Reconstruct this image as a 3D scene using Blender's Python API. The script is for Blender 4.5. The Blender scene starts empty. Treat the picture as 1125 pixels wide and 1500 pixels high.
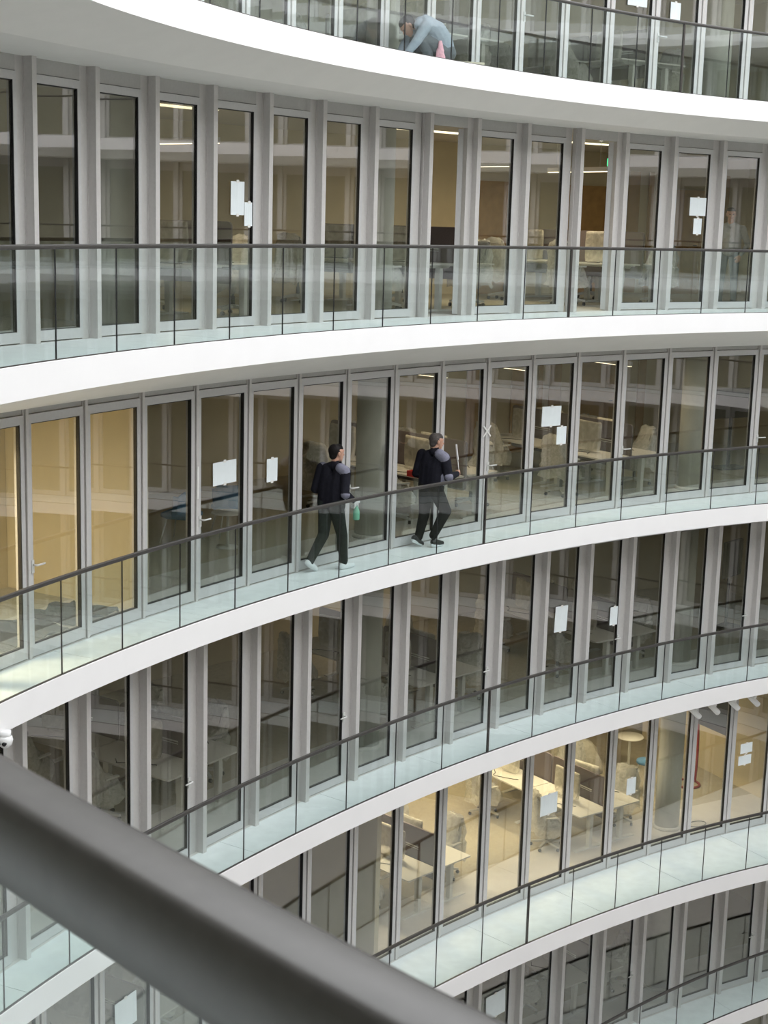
import bpy, math, random
from mathutils import Vector, Matrix
random.seed(7)
sc = bpy.context.scene
col = sc.collection
R_ = math.radians

# ------------------------------------------------------------------ camera, sky, exposure
H = 3.332                                   # floor to floor
LZ = {6: .049, 5: 0., 4: -.0187, 3: -.0191, 2: .0164, 1: .025}
def Z(l): return l * H + LZ.get(l, 0.)
EYE = Vector((0, 0, 5 * H + 1.3229))
p_, r_ = .1903, .0278                       # pitch down, roll
F_ = Vector((0, math.cos(p_), -math.sin(p_)))
X0 = Vector((1, 0, 0)); U0 = Vector((0, math.sin(p_), math.cos(p_)))
RT = X0 * math.cos(r_) + U0 * math.sin(r_)
UP = U0 * math.cos(r_) - X0 * math.sin(r_)
cd = bpy.data.cameras.new('camera'); cam = bpy.data.objects.new('camera', cd); col.objects.link(cam)
m = Matrix((RT, UP, -F_)).transposed().to_4x4(); m.translation = EYE
cam.matrix_world = m
cd.sensor_fit = 'VERTICAL'; cd.sensor_height = 36.; cd.lens = 2201.1 / 1500 * 36
cd.clip_start = .02; cd.clip_end = 300
cd.dof.use_dof = True; cd.dof.focus_distance = 20.; cd.dof.aperture_fstop = cd.lens / 1.6
sc.camera = cam

w = bpy.data.worlds.new('overcast_sky'); sc.world = w; w.use_nodes = True
bg = w.node_tree.nodes['Background']; bg.inputs[0].default_value = (.96, .98, 1., 1); bg.inputs[1].default_value = 3.3
sc.view_settings.view_transform = 'Standard'; sc.view_settings.look = 'None'
sc.view_settings.gamma = 1.; sc.view_settings.use_curve_mapping = False
sc.view_settings.exposure = .22
sc.cycles.transparent_max_bounces = 20
sc.cycles.max_bounces = 8; sc.cycles.diffuse_bounces = 4; sc.cycles.glossy_bounces = 3
sc.cycles.caustics_reflective = False; sc.cycles.caustics_refractive = False
sc.cycles.sample_clamp_indirect = 4.

# ------------------------------------------------------------------ materials
def mat(name, base, rough=.6, metal=0., noise=None, bump=0., spec=.5, emit=None, estr=0.):
    mt = bpy.data.materials.new(name); mt.use_nodes = True
    nt = mt.node_tree; b = nt.nodes['Principled BSDF']
    b.inputs['Base Color'].default_value = (*base, 1); b.inputs['Roughness'].default_value = rough
    b.inputs['Metallic'].default_value = metal; b.inputs['Specular IOR Level'].default_value = spec
    if emit: b.inputs['Emission Color'].default_value = (*emit, 1); b.inputs['Emission Strength'].default_value = estr
    if noise:
        sc_, amt = noise
        tc = nt.nodes.new('ShaderNodeTexCoord'); n = nt.nodes.new('ShaderNodeTexNoise')
        n.inputs['Scale'].default_value = sc_; n.inputs['Detail'].default_value = 5
        nt.links.new(tc.outputs['Object'], n.inputs['Vector'])
        rp = nt.nodes.new('ShaderNodeValToRGB')
        rp.color_ramp.elements[0].position = .3; rp.color_ramp.elements[1].position = .7
        rp.color_ramp.elements[0].color = (*[c * (1 - amt) for c in base], 1)
        rp.color_ramp.elements[1].color = (*[min(1, c * (1 + amt)) for c in base], 1)
        nt.links.new(n.outputs['Fac'], rp.inputs['Fac']); nt.links.new(rp.outputs['Color'], b.inputs['Base Color'])
        if bump:
            bp = nt.nodes.new('ShaderNodeBump'); bp.inputs['Strength'].default_value = bump; bp.inputs['Distance'].default_value = .01
            nt.links.new(n.outputs['Fac'], bp.inputs['Height']); nt.links.new(bp.outputs['Normal'], b.inputs['Normal'])
    return mt
def glass(name, tint, ior, gloss=(1, 1, 1), wav=0.):
    """thin architectural glass: clear tinted transmission plus a Fresnel mirror"""
    mt = bpy.data.materials.new(name); mt.use_nodes = True; nt = mt.node_tree; nt.nodes.clear()
    out = nt.nodes.new('ShaderNodeOutputMaterial'); mx = nt.nodes.new('ShaderNodeMixShader')
    t = nt.nodes.new('ShaderNodeBsdfTransparent'); t.inputs[0].default_value = (*tint, 1)
    g = nt.nodes.new('ShaderNodeBsdfGlossy'); g.inputs[0].default_value = (*gloss, 1); g.inputs['Roughness'].default_value = .01
    f = nt.nodes.new('ShaderNodeFresnel'); f.inputs[0].default_value = ior
    geo = nt.nodes.new('ShaderNodeNewGeometry')
    # same mirror strength from either side of the sheet
    mth = nt.nodes.new('ShaderNodeMath'); mth.operation = 'SUBTRACT'; mth.inputs[0].default_value = ior; 
    mul = nt.nodes.new('ShaderNodeMath'); mul.operation = 'MULTIPLY'; mul.inputs[1].default_value = ior - 1. / ior
    nt.links.new(geo.outputs['Backfacing'], mul.inputs[0]); nt.links.new(mul.outputs[0], mth.inputs[1])
    nt.links.new(mth.outputs[0], f.inputs[0])
    if wav:
        tc = nt.nodes.new('ShaderNodeTexCoord'); n = nt.nodes.new('ShaderNodeTexNoise'); n.inputs['Scale'].default_value = 1.3
        n.inputs['Detail'].default_value = 0
        nt.links.new(tc.outputs['Object'], n.inputs['Vector'])
        bp = nt.nodes.new('ShaderNodeBump'); bp.inputs['Strength'].default_value = wav; bp.inputs['Distance'].default_value = .02
        nt.links.new(n.outputs['Fac'], bp.inputs['Height']); nt.links.new(bp.outputs['Normal'], g.inputs['Normal'])
    nt.links.new(f.outputs[0], mx.inputs[0]); nt.links.new(t.outputs[0], mx.inputs[1]); nt.links.new(g.outputs[0], mx.inputs[2])
    nt.links.new(mx.outputs[0], out.inputs[0])
    return mt
def plastic(name, c, op, scale=9.):
    """crumpled clear sheeting: milky where it folds, clear between"""
    mt = bpy.data.materials.new(name); mt.use_nodes = True; nt = mt.node_tree
    b = nt.nodes['Principled BSDF']; b.inputs['Base Color'].default_value = (*c, 1); b.inputs['Roughness'].default_value = .22
    out = nt.nodes['Material Output']; mx = nt.nodes.new('ShaderNodeMixShader'); t = nt.nodes.new('ShaderNodeBsdfTransparent')
    tc = nt.nodes.new('ShaderNodeTexCoord'); n = nt.nodes.new('ShaderNodeTexNoise'); n.inputs['Scale'].default_value = scale
    n.inputs['Detail'].default_value = 6; n.inputs['Distortion'].default_value = 1.6
    nt.links.new(tc.outputs['Object'], n.inputs['Vector'])
    rp = nt.nodes.new('ShaderNodeMapRange'); rp.inputs[1].default_value = .3; rp.inputs[2].default_value = .72
    rp.inputs[3].default_value = op * .75; rp.inputs[4].default_value = min(1, op * 1.25)
    bp = nt.nodes.new('ShaderNodeBump'); bp.inputs['Strength'].default_value = .9; bp.inputs['Distance'].default_value = .03
    nt.links.new(n.outputs['Fac'], bp.inputs['Height']); nt.links.new(bp.outputs['Normal'], b.inputs['Normal'])
    nt.links.new(n.outputs['Fac'], rp.inputs[0]); nt.links.new(rp.outputs[0], mx.inputs[0])
    nt.links.new(t.outputs[0], mx.inputs[1]); nt.links.new(b.outputs[0], mx.inputs[2]); nt.links.new(mx.outputs[0], out.inputs[0])
    return mt

M = dict(
    fascia=mat('white_paint', (.845, .83, .835), .55, noise=(2., .012)),
    soffit=mat('soffit_paint', (.80, .785, .745), .75, noise=(3., .015)),
    walk=mat('pale_terrazzo', (.83, .855, .86), .45, noise=(6., .05)),
    joint=mat('joint_grey', (.3, .32, .33), .8),
    stone=mat('interior_stone', (.64, .62, .59), .5, noise=(5., .05)),
    carpet=mat('beige_carpet', (.46, .42, .33), .95, noise=(20., .1), bump=.2),
    frame=mat('grey_metal_frame', (.60, .59, .59), .42, .25, noise=(30., .03)),
    fin=mat('taupe_fin', (.62, .595, .58), .45, .2, noise=(30., .03)),
    header=mat('header_panel_grey', (.50, .49, .475), .5, .1, noise=(30., .03)),
    gasket=mat('black_gasket', (.012, .012, .013), .5),
    rail=mat('dark_bronze_rail', (.05, .046, .043), .36, .1, noise=(60., .12), spec=.6),
    steel=mat('dark_steel_post', (.09, .08, .075), .35, .6),
    glassw=glass('window_glass', (.90, .90, .87), 2.05, (1., .97, .95)),
    glassb=glass('balustrade_glass', (.93, .968, .962), 1.42, (1, 1, 1), .03),
    wallc=mat('cream_wall', (.66, .585, .42), .8, noise=(4., .03)),
    ceil=mat('office_ceiling', (.62, .60, .55), .9),
    column=mat('pale_concrete_column', (.60, .62, .58), .7, noise=(5., .06)),
    ring=mat('white_ring', (.75, .74, .7), .5),
    desk=mat('white_desk_laminate', (.78, .77, .74), .4),
    deskm=mat('white_desk_steel', (.72, .73, .71), .4),
    screen=mat('mauve_felt_screen', (.15, .125, .13), .95, noise=(60., .12)),
    black=mat('black_plastic', (.015, .015, .016), .45),
    dark=mat('dark_mesh', (.16, .16, .16), .7),
    chairw=mat('pale_grey_plastic', (.62, .62, .6), .4),
    film=plastic('crumpled_film', (.88, .88, .84), .5, 12.),
    film2=plastic('monitor_film', (.84, .82, .74), .55, 5.),
    paper=mat('white_paper', (.80, .85, .87), .8, noise=(8., .02)),
    tape=mat('white_tape', (.8, .79, .76), .6),
    wood=mat('oak_door', (.44, .27, .11), .5, noise=(7., .12)),
    ply=mat('pale_plywood', (.62, .54, .42), .7, noise=(9., .08)),
    tv=mat('tv_glass', (.006, .006, .007), .35, spec=.12),
    red=mat('red_plastic', (.65, .02, .02), .4),
    hose=mat('dark_red_hose', (.25, .012, .02), .5),
    blue=mat('blue_fabric', (.10, .25, .45), .9, noise=(20., .15)),
    darkcarpet=mat('charcoal_carpet', (.06, .06, .058), .95, noise=(9., .35), bump=.4),
    pink=mat('pink_cloth', (.72, .38, .44), .9, noise=(30., .15)),
    green=mat('green_liquid', (.22, .55, .38), .25),
    white=mat('white_plastic', (.82, .82, .82), .4),
    lampw=mat('lamp_housing', (.75, .74, .72), .5),
    exitg=mat('exit_green', (.02, .35, .14), .5, emit=(.05, .75, .3), estr=1.5),
    exitw=mat('exit_white', (.9, .9, .9), .5, emit=(.85, 1, .9), estr=2.5),
    dimglass=mat('far_lifted_glass', (.24, .235, .18), .08, spec=.8),  # olive base raised to stand in for lit offices in reflections
    far_post=mat('far_post_grey', (.58, .57, .55), .6),
    skin=mat('skin', (.55, .31, .22), .5), skin2=mat('skin_tan', (.36, .20, .14), .5),
    hairb=mat('black_hair', (.012, .010, .010), .6, spec=.15, noise=(80., .3)), hairg=mat('greying_hair', (.085, .075, .07), .7, spec=.15, noise=(80., .35)),
    navy=mat('black_jacket', (.012, .012, .018), .85, spec=.15, noise=(25., .2)), patch=mat('grey_patch', (.19, .19, .25), .85, noise=(25., .1)),
    trous=mat('charcoal_trousers', (.022, .028, .026), .9, spec=.15, noise=(25., .25)), trous2=mat('black_trousers', (.012, .012, .012), .9, spec=.15, noise=(25., .25)),
    shoe=mat('white_shoe', (.72, .74, .75), .6), shoeb=mat('black_shoe', (.02, .02, .02), .5),
    hoodie=mat('heather_grey_hoodie', (.29, .33, .38), .95, noise=(30., .08)), gtrous=mat('grey_trousers', (.10, .11, .12), .9, noise=(25., .1)),
    shirt=mat('grey_shirt', (.40, .42, .44), .9, noise=(25., .1)), jeans=mat('teal_jeans', (.06, .10, .12), .9, noise=(30., .2)),
    eye=mat('dark_eye', (.02, .015, .012), .3), lips=mat('lips', (.42, .18, .15), .5),
    glove=mat('white_glove', (.8, .8, .8), .7),
    garden=mat('planted_ground', (.10, .105, .07), .9, noise=(2., .5)),
    lensm=mat('camera_lens', (.01, .01, .012), .1),
)
def emitter(name, c, s):
    return mat(name, (.9, .9, .9), .5, emit=c, estr=s)
WARM = (1., .80, .50)
M['lamp_on'] = emitter('lamp_diffuser_warm', (1, .86, .6), 3.2)
M['cove'] = emitter('cove_strip', (1, .87, .58), 1.6)
M['spotl'] = emitter('downlight_glow', (1, .93, .8), 6.)

# ------------------------------------------------------------------ mesh helper
class MB:
    def __init__(s): s.v = []; s.f = []; s.m = []; s.sm = []
    def quad(s, a, b, c, d, mi=0):
        n = len(s.v); s.v += [tuple(a), tuple(b), tuple(c), tuple(d)]; s.f.append((n, n + 1, n + 2, n + 3)); s.m.append(mi); s.sm.append(False)
    def box(s, x0, x1, y0, y1, z0, z1, mi=0, T=None):
        n = len(s.v)
        P = [(x0, y0, z0), (x1, y0, z0), (x1, y1, z0), (x0, y1, z0), (x0, y0, z1), (x1, y0, z1), (x1, y1, z1), (x0, y1, z1)]
        s.v += [tuple(T @ Vector(q)) for q in P] if T else P
        for q in ((0, 3, 2, 1), (4, 5, 6, 7), (0, 1, 5, 4), (1, 2, 6, 5), (2, 3, 7, 6), (3, 0, 4, 7)):
            s.f.append(tuple(n + i for i in q)); s.m.append(mi); s.sm.append(False)
    def prism(s, poly, z0, z1, mi=0, T=None, axis='z'):
        """extrude a 2D polygon; axis z: (x,y) up z; axis x: (y,z) along x; axis y: (x,z) along y"""
        n = len(s.v); k = len(poly)
        for h in (z0, z1):
            for a, b in poly:
                q = (a, b, h) if axis == 'z' else (h, a, b) if axis == 'x' else (a, h, b)
                s.v.append(tuple(T @ Vector(q)) if T else q)
        s.f.append(tuple(range(n + k - 1, n - 1, -1))); s.f.append(tuple(range(n + k, n + 2 * k)))
        for i in range(k): s.f.append((n + i, n + (i + 1) % k, n + k + (i + 1) % k, n + k + i))
        s.m += [mi] * (k + 2); s.sm += [False] * (k + 2)
    def rings(s, R, mi=0, caps=True, smooth=True, closed=False):
        """skin a list of point rings"""
        n = len(s.v); k = len(R[0])
        for r in R: s.v += [tuple(q) for q in r]
        L = len(R)
        for i in range(L if closed else L - 1):
            a = n + i * k; b = n + ((i + 1) % L) * k
            for j in range(k):
                s.f.append((a + j, a + (j + 1) % k, b + (j + 1) % k, b + j)); s.m.append(mi); s.sm.append(smooth)
        if caps and not closed:
            s.f.append(tuple(range(n + k - 1, n - 1, -1))); s.f.append(tuple(range(n + (L - 1) * k, n + L * k))); s.m += [mi] * 2; s.sm += [False] * 2
    def lathe(s, prof, n=16, c=(0, 0, 0), mi=0, smooth=True, T=None):
        R = []
        for r, z in prof:
            ring = [Vector((c[0] + r * math.cos(2 * math.pi * i / n), c[1] + r * math.sin(2 * math.pi * i / n), c[2] + z)) for i in range(n)]
            R.append([T @ q for q in ring] if T else ring)
        s.rings(R, mi, True, smooth)
    def tube(s, pts, r, n=6, mi=0):
        pts = [Vector(q) for q in pts]; R = []
        for i, q in enumerate(pts):
            d = (pts[min(i + 1, len(pts) - 1)] - pts[max(i - 1, 0)]).normalized()
            a = d.orthogonal().normalized() if abs(d.z) > .95 else Vector((0, 0, 1)).cross(d).normalized()
            b = d.cross(a); rr = r[i] if isinstance(r, (list, tuple)) else r
            R.append([q + a * rr * math.cos(2 * math.pi * j / n) + b * rr * math.sin(2 * math.pi * j / n) for j in range(n)])
        s.rings(R, mi)
    def mesh(s, name, mats):
        me = bpy.data.meshes.new(name); me.from_pydata(s.v, [], s.f)
        for q in (mats if isinstance(mats, (list, tuple)) else [mats]): me.materials.append(M[q] if isinstance(q, str) else q)
        me.polygons.foreach_set('material_index', s.m); me.polygons.foreach_set('use_smooth', s.sm); me.update()
        return me
    def build(s, name, mats, parent=None, T=None): return put(name, s.mesh(name, mats), parent, T)
def put(name, me, parent=None, T=None):
    o = bpy.data.objects.new(name, me); col.objects.link(o)
    if parent: o.parent = parent
    if T is not None: o.matrix_local = T
    return o
def empty(name, T, label=None, cat=None, group=None):
    o = bpy.data.objects.new(name, None); col.objects.link(o); o.matrix_local = T; o.empty_display_size = .1
    if label: tag(o, label, cat, group)
    return o
def tag(o, label, cat, group=None):
    o['label'] = label; o['category'] = cat
    if group: o['group'] = group
    return o
def struct(o, label=None):
    o['kind'] = 'structure'
    if label: o['label'] = label
    return o

# ------------------------------------------------------------------ plan of the atrium
E0 = Vector((9.8115, 13.9825)); EA = .8526; EE = .202; ER = 13.934
SH = {6: (-1.2652, 1.1098, -2.4618), 5: (0, 0, 0), 4: (-.8401, -.2673, -.0774), 3: (.7619, -1.3431, 2.2801), 2: (-.6966, -1.3437, .5563), 1: (1.3759, .9848, .3487)}
C = Vector((21.129, 3.766)); RW = 27.49     # centre and radius of the glazed front
K0, DK = 154.8, 2.25                        # window module in degrees
MOD = 2 * RW * math.sin(R_(DK / 2))
def ell_hit(o, d, l):
    dx, dy, dr = SH.get(l, (0, 0, 0)); r = ER + dr; ca, sa = math.cos(EA), math.sin(EA)
    def T(x, y): return ((ca * x + sa * y) / (r * (1 + EE)), (-sa * x + ca * y) / (r * (1 - EE)))
    a = T(o.x - E0.x - dx, o.y - E0.y - dy); b = T(d.x, d.y)
    A = b[0]**2 + b[1]**2; B = 2 * (a[0] * b[0] + a[1] * b[1]); Cc = a[0]**2 + a[1]**2 - 1
    return (-B + math.sqrt(max(0, B * B - 4 * A * Cc))) / (2 * A)
def sm(t): t = max(0, min(1, t)); return t * t * (3 - 2 * t)
def wgt(phi):
    phi %= 360
    if phi <= 50 or phi >= 220: return 0.
    if phi < 78: return sm((phi - 50) / 28)
    if phi > 192: return sm((220 - phi) / 28)
    return 1.
def pdir(phi): return Vector((math.cos(R_(phi)), math.sin(R_(phi))))
def edge_phi(l, phi):
    d = pdir(phi); w_ = wgt(phi)
    r5 = ell_hit(E0, d, 5); rl = ell_hit(E0, d, l) if l in SH else r5
    if l == 5 and 205 < phi % 360 < 262:          # the walkway the picture is taken from swings in slightly here
        u = (phi % 360) - 233.52; r5 += (-.052 + .164 * math.tanh(u / 2)) * (1 - sm((abs(u) - 4) / 22))
    return E0 + d * (w_ * rl + (1 - w_) * r5)
def wall_phi(phi):
    d = pdir(phi); o = E0 - C; B = 2 * o.dot(d); Cc = o.dot(o) - RW * RW
    rc = (-B + math.sqrt(B * B - 4 * Cc)) / 2; r5 = ell_hit(E0, d, 5) + 1.25; w_ = wgt(phi)
    return E0 + d * (w_ * rc + (1 - w_) * r5)
def th_of(k): return K0 - DK * k
def wpt(k, dep=0.):
    t = R_(th_of(k)); return C + Vector((math.cos(t), math.sin(t))) * (RW + dep)
def eoff(l, th):
    """distance of the slab edge in front of the glazed front along the radius"""
    d = pdir(th); return RW - ell_hit(C, d, l)
def frame_k(k, dep, z, extra=0.):
    """local frame: x along the front, y into the building, z up"""
    q = wpt(k, dep); T = Matrix.Rotation(R_(th_of(k) - 90 + extra), 4, 'Z'); T.translation = Vector((q.x, q.y, z)); return T

LS = {6: "on the hoodie man's floor", 5: "on the grey-shirted man's floor", 4: "on the walking men's floor",
      3: "on the floor below the walking men", 2: "on the brightly lit floor", 1: "on the dark bottom floor"}
# left seams of the window modules, in module units along the front
SEAM = {6: (2, [2.0, 2.79, 3.59, 4.41, 5.29, 6.18, 7.1, 8.03, 8.94, 9.88, 10.85, 11.83, 12.85, 13.88, 14.92, 15.96, 17.0, 18.04]),
        5: (-3, [-2.85, -1.89, -.93, .03, .98, 1.94, 2.93, 3.93, 4.93, 5.95, 6.99, 8.04, 9.1, 10.17, 11.25, 12.34, 13.44, 14.55, 15.66, 16.77, 17.88]),
        4: (-3, [-2.8, -1.9, -.98, -.05, .87, 1.81, 2.75, 3.71, 4.66, 5.62, 6.59, 7.57, 8.55, 9.54, 10.54, 11.56, 12.6, 13.64, 14.68, 15.72, 16.76, 17.8]),
        3: (-3, [-3.35, -2.33, -1.31, -.29, .74, 1.77, 2.8, 3.82, 4.83, 5.85, 6.88, 7.92, 8.95, 9.97, 10.97, 11.95, 12.95, 13.95, 14.95, 15.96, 16.97, 17.98]),
        2: (-3, [-1.95, -.95, .03, 1.02, 2.01, 3.0, 4.0, 5.0, 5.98, 6.96, 7.93, 8.93, 9.9, 10.86, 11.85, 12.81, 13.76, 14.71, 15.68, 16.65, 17.62]),
        1: (0, [7.83, 8.83, 9.83, 10.82, 11.79, 12.77, 13.75, 14.74, 15.71, 16.7, 17.68])}
SOF = {8: .53, 7: .53, 6: .53, 5: .65}
def sofz(l): return SOF.get(l, .33)

# ------------------------------------------------------------------ slabs, fascias, soffits
N = 480
phis = [360. * i / N for i in range(N)]
W3 = [wall_phi(a) for a in phis]
NRM = []
for i in range(N):
    t = (W3[(i + 1) % N] - W3[i - 1]).normalized(); NRM.append(Vector((t.y, -t.x)))
def v3(q, z): return Vector((q.x, q.y, z))
for l in range(1, 9):
    z = Z(l); s = sofz(l)
    Ed = [edge_phi(l, a) for a in phis] if l < 7 else [W3[i] - NRM[i] * (1.5 if l == 7 else .3) for i in range(N)]  # unseen upper slab's overhang is widened to shade the floor below
    top, fas, sof = MB(), MB(), MB()
    def strip(mb, A, B, mi=0, smooth=True):
        n = len(mb.v); mb.v += [tuple(q) for q in A] + [tuple(q) for q in B]; k = len(A)
        for i in range(k):
            j = (i + 1) % k; mb.f.append((n + i, n + j, n + k + j, n + k + i)); mb.m.append(mi); mb.sm.append(smooth)
    e_in = [Ed[i] + NRM[i] * .045 for i in range(N)]
    wv = [W3[i] + NRM[i] * (-.06) for i in range(N)]
    dp = [6.5 * wgt(a) + .6 for a in phis]
    bk = [W3[i] + NRM[i] * dp[i] for i in range(N)]
    mid = [W3[i] + NRM[i] * (1.25 if l != 2 else 1.3) for i in range(N)]
    inn = [W3[i] - NRM[i] * (min(1.05, .85 * (W3[i] - Ed[i]).length) if l >= 6 else .14) for i in range(N)]
    zb = -.025                                      # screed below the pavers
    strip(top, [v3(q, z + zb) for q in e_in], [v3(q, z + zb) for q in wv], 2)
    top.m = [2 if wgt(a) > .98 else 3 for a in phis]
    strip(top, [v3(q, z + zb) for q in wv], [v3(q, z) for q in wv], 2)
    strip(top, [v3(q, z) for q in wv], [v3(q, z) for q in mid], 0)
    strip(top, [v3(q, z) for q in mid], [v3(q, z) for q in bk], 1)
    fl = struct(top.build('floor_%d' % l, ['stone', 'carpet', 'joint', 'walk']), 'concrete floor slab %s' % LS.get(l, 'above the view'))
    strip(fas, [v3(q, z - .308) for q in Ed], [v3(q, z - .004) for q in Ed], smooth=True)
    strip(fas, [v3(q, z - .004) for q in Ed], [v3(q, z) for q in [Ed[i] + NRM[i] * .004 for i in range(N)]])
    strip(fas, [v3(q, z) for q in [Ed[i] + NRM[i] * .004 for i in range(N)]], [v3(q, z) for q in e_in], smooth=False)
    strip(fas, [v3(q, z) for q in e_in], [v3(q, z - .03) for q in e_in], smooth=False)
    fas.build('fascia', 'fascia', fl)
    strip(sof, [v3(q, z - s) for q in inn], [v3(q, z - .308) for q in Ed])
    strip(sof, [v3(q, z - s) for q in W3], [v3(q, z - s) for q in inn], smooth=False)
    strip(sof, [v3(q, z - s) for q in bk], [v3(q, z - s) for q in W3], 1, smooth=False)
    sof.build('soffit', ['soffit', 'ceil'], fl)
    # pavers of the walkway, two modules each
    if l <= 6:
        for k2 in range(-4, 20, 2):
            off = {6: 1, 5: 0, 4: .3, 3: 1.2, 2: .55, 1: .55}[l]
            pv = MB(); n = 10; outer = []; inner = []
            for i in range(n + 1):
                kk = k2 + off + 2 * (i / n) ; kk = kk + (.004 if i == 0 else -.004 if i == n else 0)
                th = th_of(kk); d = pdir(th)
                outer.append(C + d * (RW - eoff(l, th) + .047)); inner.append(C + d * (RW - .061))
            ring = outer + inner[::-1]
            nn = len(pv.v); K = len(ring)
            pv.v += [tuple(v3(q, z)) for q in ring] + [tuple(v3(q, z - .024)) for q in ring]
            for i in range(n): pv.f.append((i, i + 1, K - 2 - i, K - 1 - i)); pv.m.append(0); pv.sm.append(False)
            for i in range(K): pv.f.append((i, K + i, K + (i + 1) % K, (i + 1) % K)); pv.m.append(0); pv.sm.append(False)
            pv.build('paver', 'walk', fl)
# atrium ground
g = MB(); strip(g, [v3(q, .0) for q in W3], [v3(E0, .0)] * N); g.m = [0] * len(g.m)
struct(g.build('floor', 'stone'), 'pale stone floor at the bottom of the atrium')

# ------------------------------------------------------------------ the part of the ring outside the picture (seen in reflections)
def k_of_phi(phi):
    q = wall_phi(phi); th = math.degrees(math.atan2(q.y - C.y, q.x - C.x)); return (K0 - th) / DK
KR0 = {l: (v[1][0], v[1][-1]) for l, v in SEAM.items()}
for l in range(0, 8):  # lowest and top rings added to keep bright sky out of reflections
    z0, z1 = Z(l), Z(l + 1) - sofz(l + 1)
    wl, ps = MB(), MB(); run = []
    klo, khi = KR0.get(l, (99, 99))
    fine = []; a = 0.
    step = 3.6
    pts = []
    for i in range(int(360 / step)):
        a = i * step
        inside = wgt(a) > .0 and klo - .2 < k_of_phi(a) < khi + .2 and klo - .2 < k_of_phi(a + step) < khi + .2
        if inside: continue
        A = wall_phi(a); B = wall_phi(a + step); d = (B - A).normalized(); nn = Vector((d.y, -d.x))
        T = Matrix(((d.x, nn.x, 0, A.x), (d.y, nn.y, 0, A.y), (0, 0, 1, 0), (0, 0, 0, 1)))
        Ln = (B - A).length
        wl.box(0, Ln, .05, .12, z0, z1, 0, T)
        ps.box(-.06, .06, -.1, .05, z0, z1, 0, T); ps.box(.06, Ln - .06, 0, .05, z1 - .24, z1, 0, T); ps.box(.06, Ln - .06, 0, .05, z0, z0 + .1, 0, T)
        ps.box(.06, .14, 0, .05, z0 + .1, z1 - .24, 0, T); ps.box(Ln - .14, Ln - .06, 0, .05, z0 + .1, z1 - .24, 0, T)
    wo = struct(wl.build('wall_opposite_%d' % l, 'dimglass'), 'lightened glazed front of the other side of the atrium, level %d' % l)
    ps.build('wall_frame', 'far_post', wo)

# ------------------------------------------------------------------ glazed fronts
TYPE = {6: 'B', 5: 'A', 4: 'B', 3: 'A', 2: 'B', 1: 'A'}
def module_meshes(l):
    h = Z(l + 1) - sofz(l + 1) - Z(l); t = TYPE[l]
    fr, hd, fn, pn, gk = MB(), MB(), MB(), MB(), MB()
    if t == 'A':
        xl, xr = .135, .955; gx0, gx1 = .195, .895; hh, ft, fb = .15, .085, .11
        fn.box(.0, .012, -.02, .05, 0, h)                                   # shadow joint back
        fn.box(.012, .085, -.125, .06, 0, h)                                # projecting fin
        fn.box(.085, .135, -.03, .06, 0, h); fn.box(.955, MOD + .012, -.012, .06, 0, h)
        hd.box(.135, .955, -.012, .05, h - hh, h)
        y0, y1 = -.03, .05
    else:
        xl, xr = .045, MOD - .03; gx0, gx1 = .105, MOD - .09; hh, ft, fb = .075, .095, .13
        fn.box(-.012, .0, -.01, .06, 0, h); fn.box(.0, .045, -.05, .06, 0, h); fn.box(MOD - .03, MOD - .012, -.03, .06, 0, h)
        hd.box(.045, MOD - .03, -.012, .05, h - hh, h)
        y0, y1 = -.035, .05
    # leaf frame
    zt = h - hh - .008; zb = .012
    fr.box(xl + .006, gx0, y0, y1, zb, zt); fr.box(gx1, xr - .006, y0, y1, zb, zt)
    fr.box(gx0, gx1, y0, y1, zt - ft, zt); fr.box(gx0, gx1, y0, y1, zb, zb + fb)
    # reveal gaskets
    ga, gb = zb + fb, zt - ft
    gk.box(gx0, gx0 + .008, y0 + .012, y1 - .02, ga, gb); gk.box(gx1 - .01, gx1, y0 + .003, y1 - .035, ga, gb)
    gk.box(gx0 + .008, gx1 - .01, y0 + .012, y1 - .02, gb - .01, gb); gk.box(gx0 + .008, gx1 - .01, y0 + .012, y1 - .02, ga, ga + .006)
    pn.box(gx0 + .008, gx1 - .01, -.008, .004, ga + .006, gb - .01)
    return dict(frame=fr.mesh('frame', 'frame'), header=hd.mesh('header_panel', 'header'), fin=fn.mesh('fin', 'fin'), pane=pn.mesh('pane', 'glassw'), gasket=gk.mesh('gasket', 'gasket'), xr=xr, xl=xl)
hm = MB()                                            # lever handle, lever towards +x
hm.box(-.022, .022, -.012, 0, -.07, .07); hm.tube([(0, -.01, .02), (0, -.06, .02), (.02, -.065, .02), (.14, -.065, .02)], .011, 8)
handle_me = hm.mesh('door_handle', 'chairw')
nw = nd = 0
OPEN = {(5, 7), (5, 10)}
DOORS = {6: (1, 'l'), 4: (0, 'l'), 3: (2, 'r'), 1: (1, 'r')}
KR = {}
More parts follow.
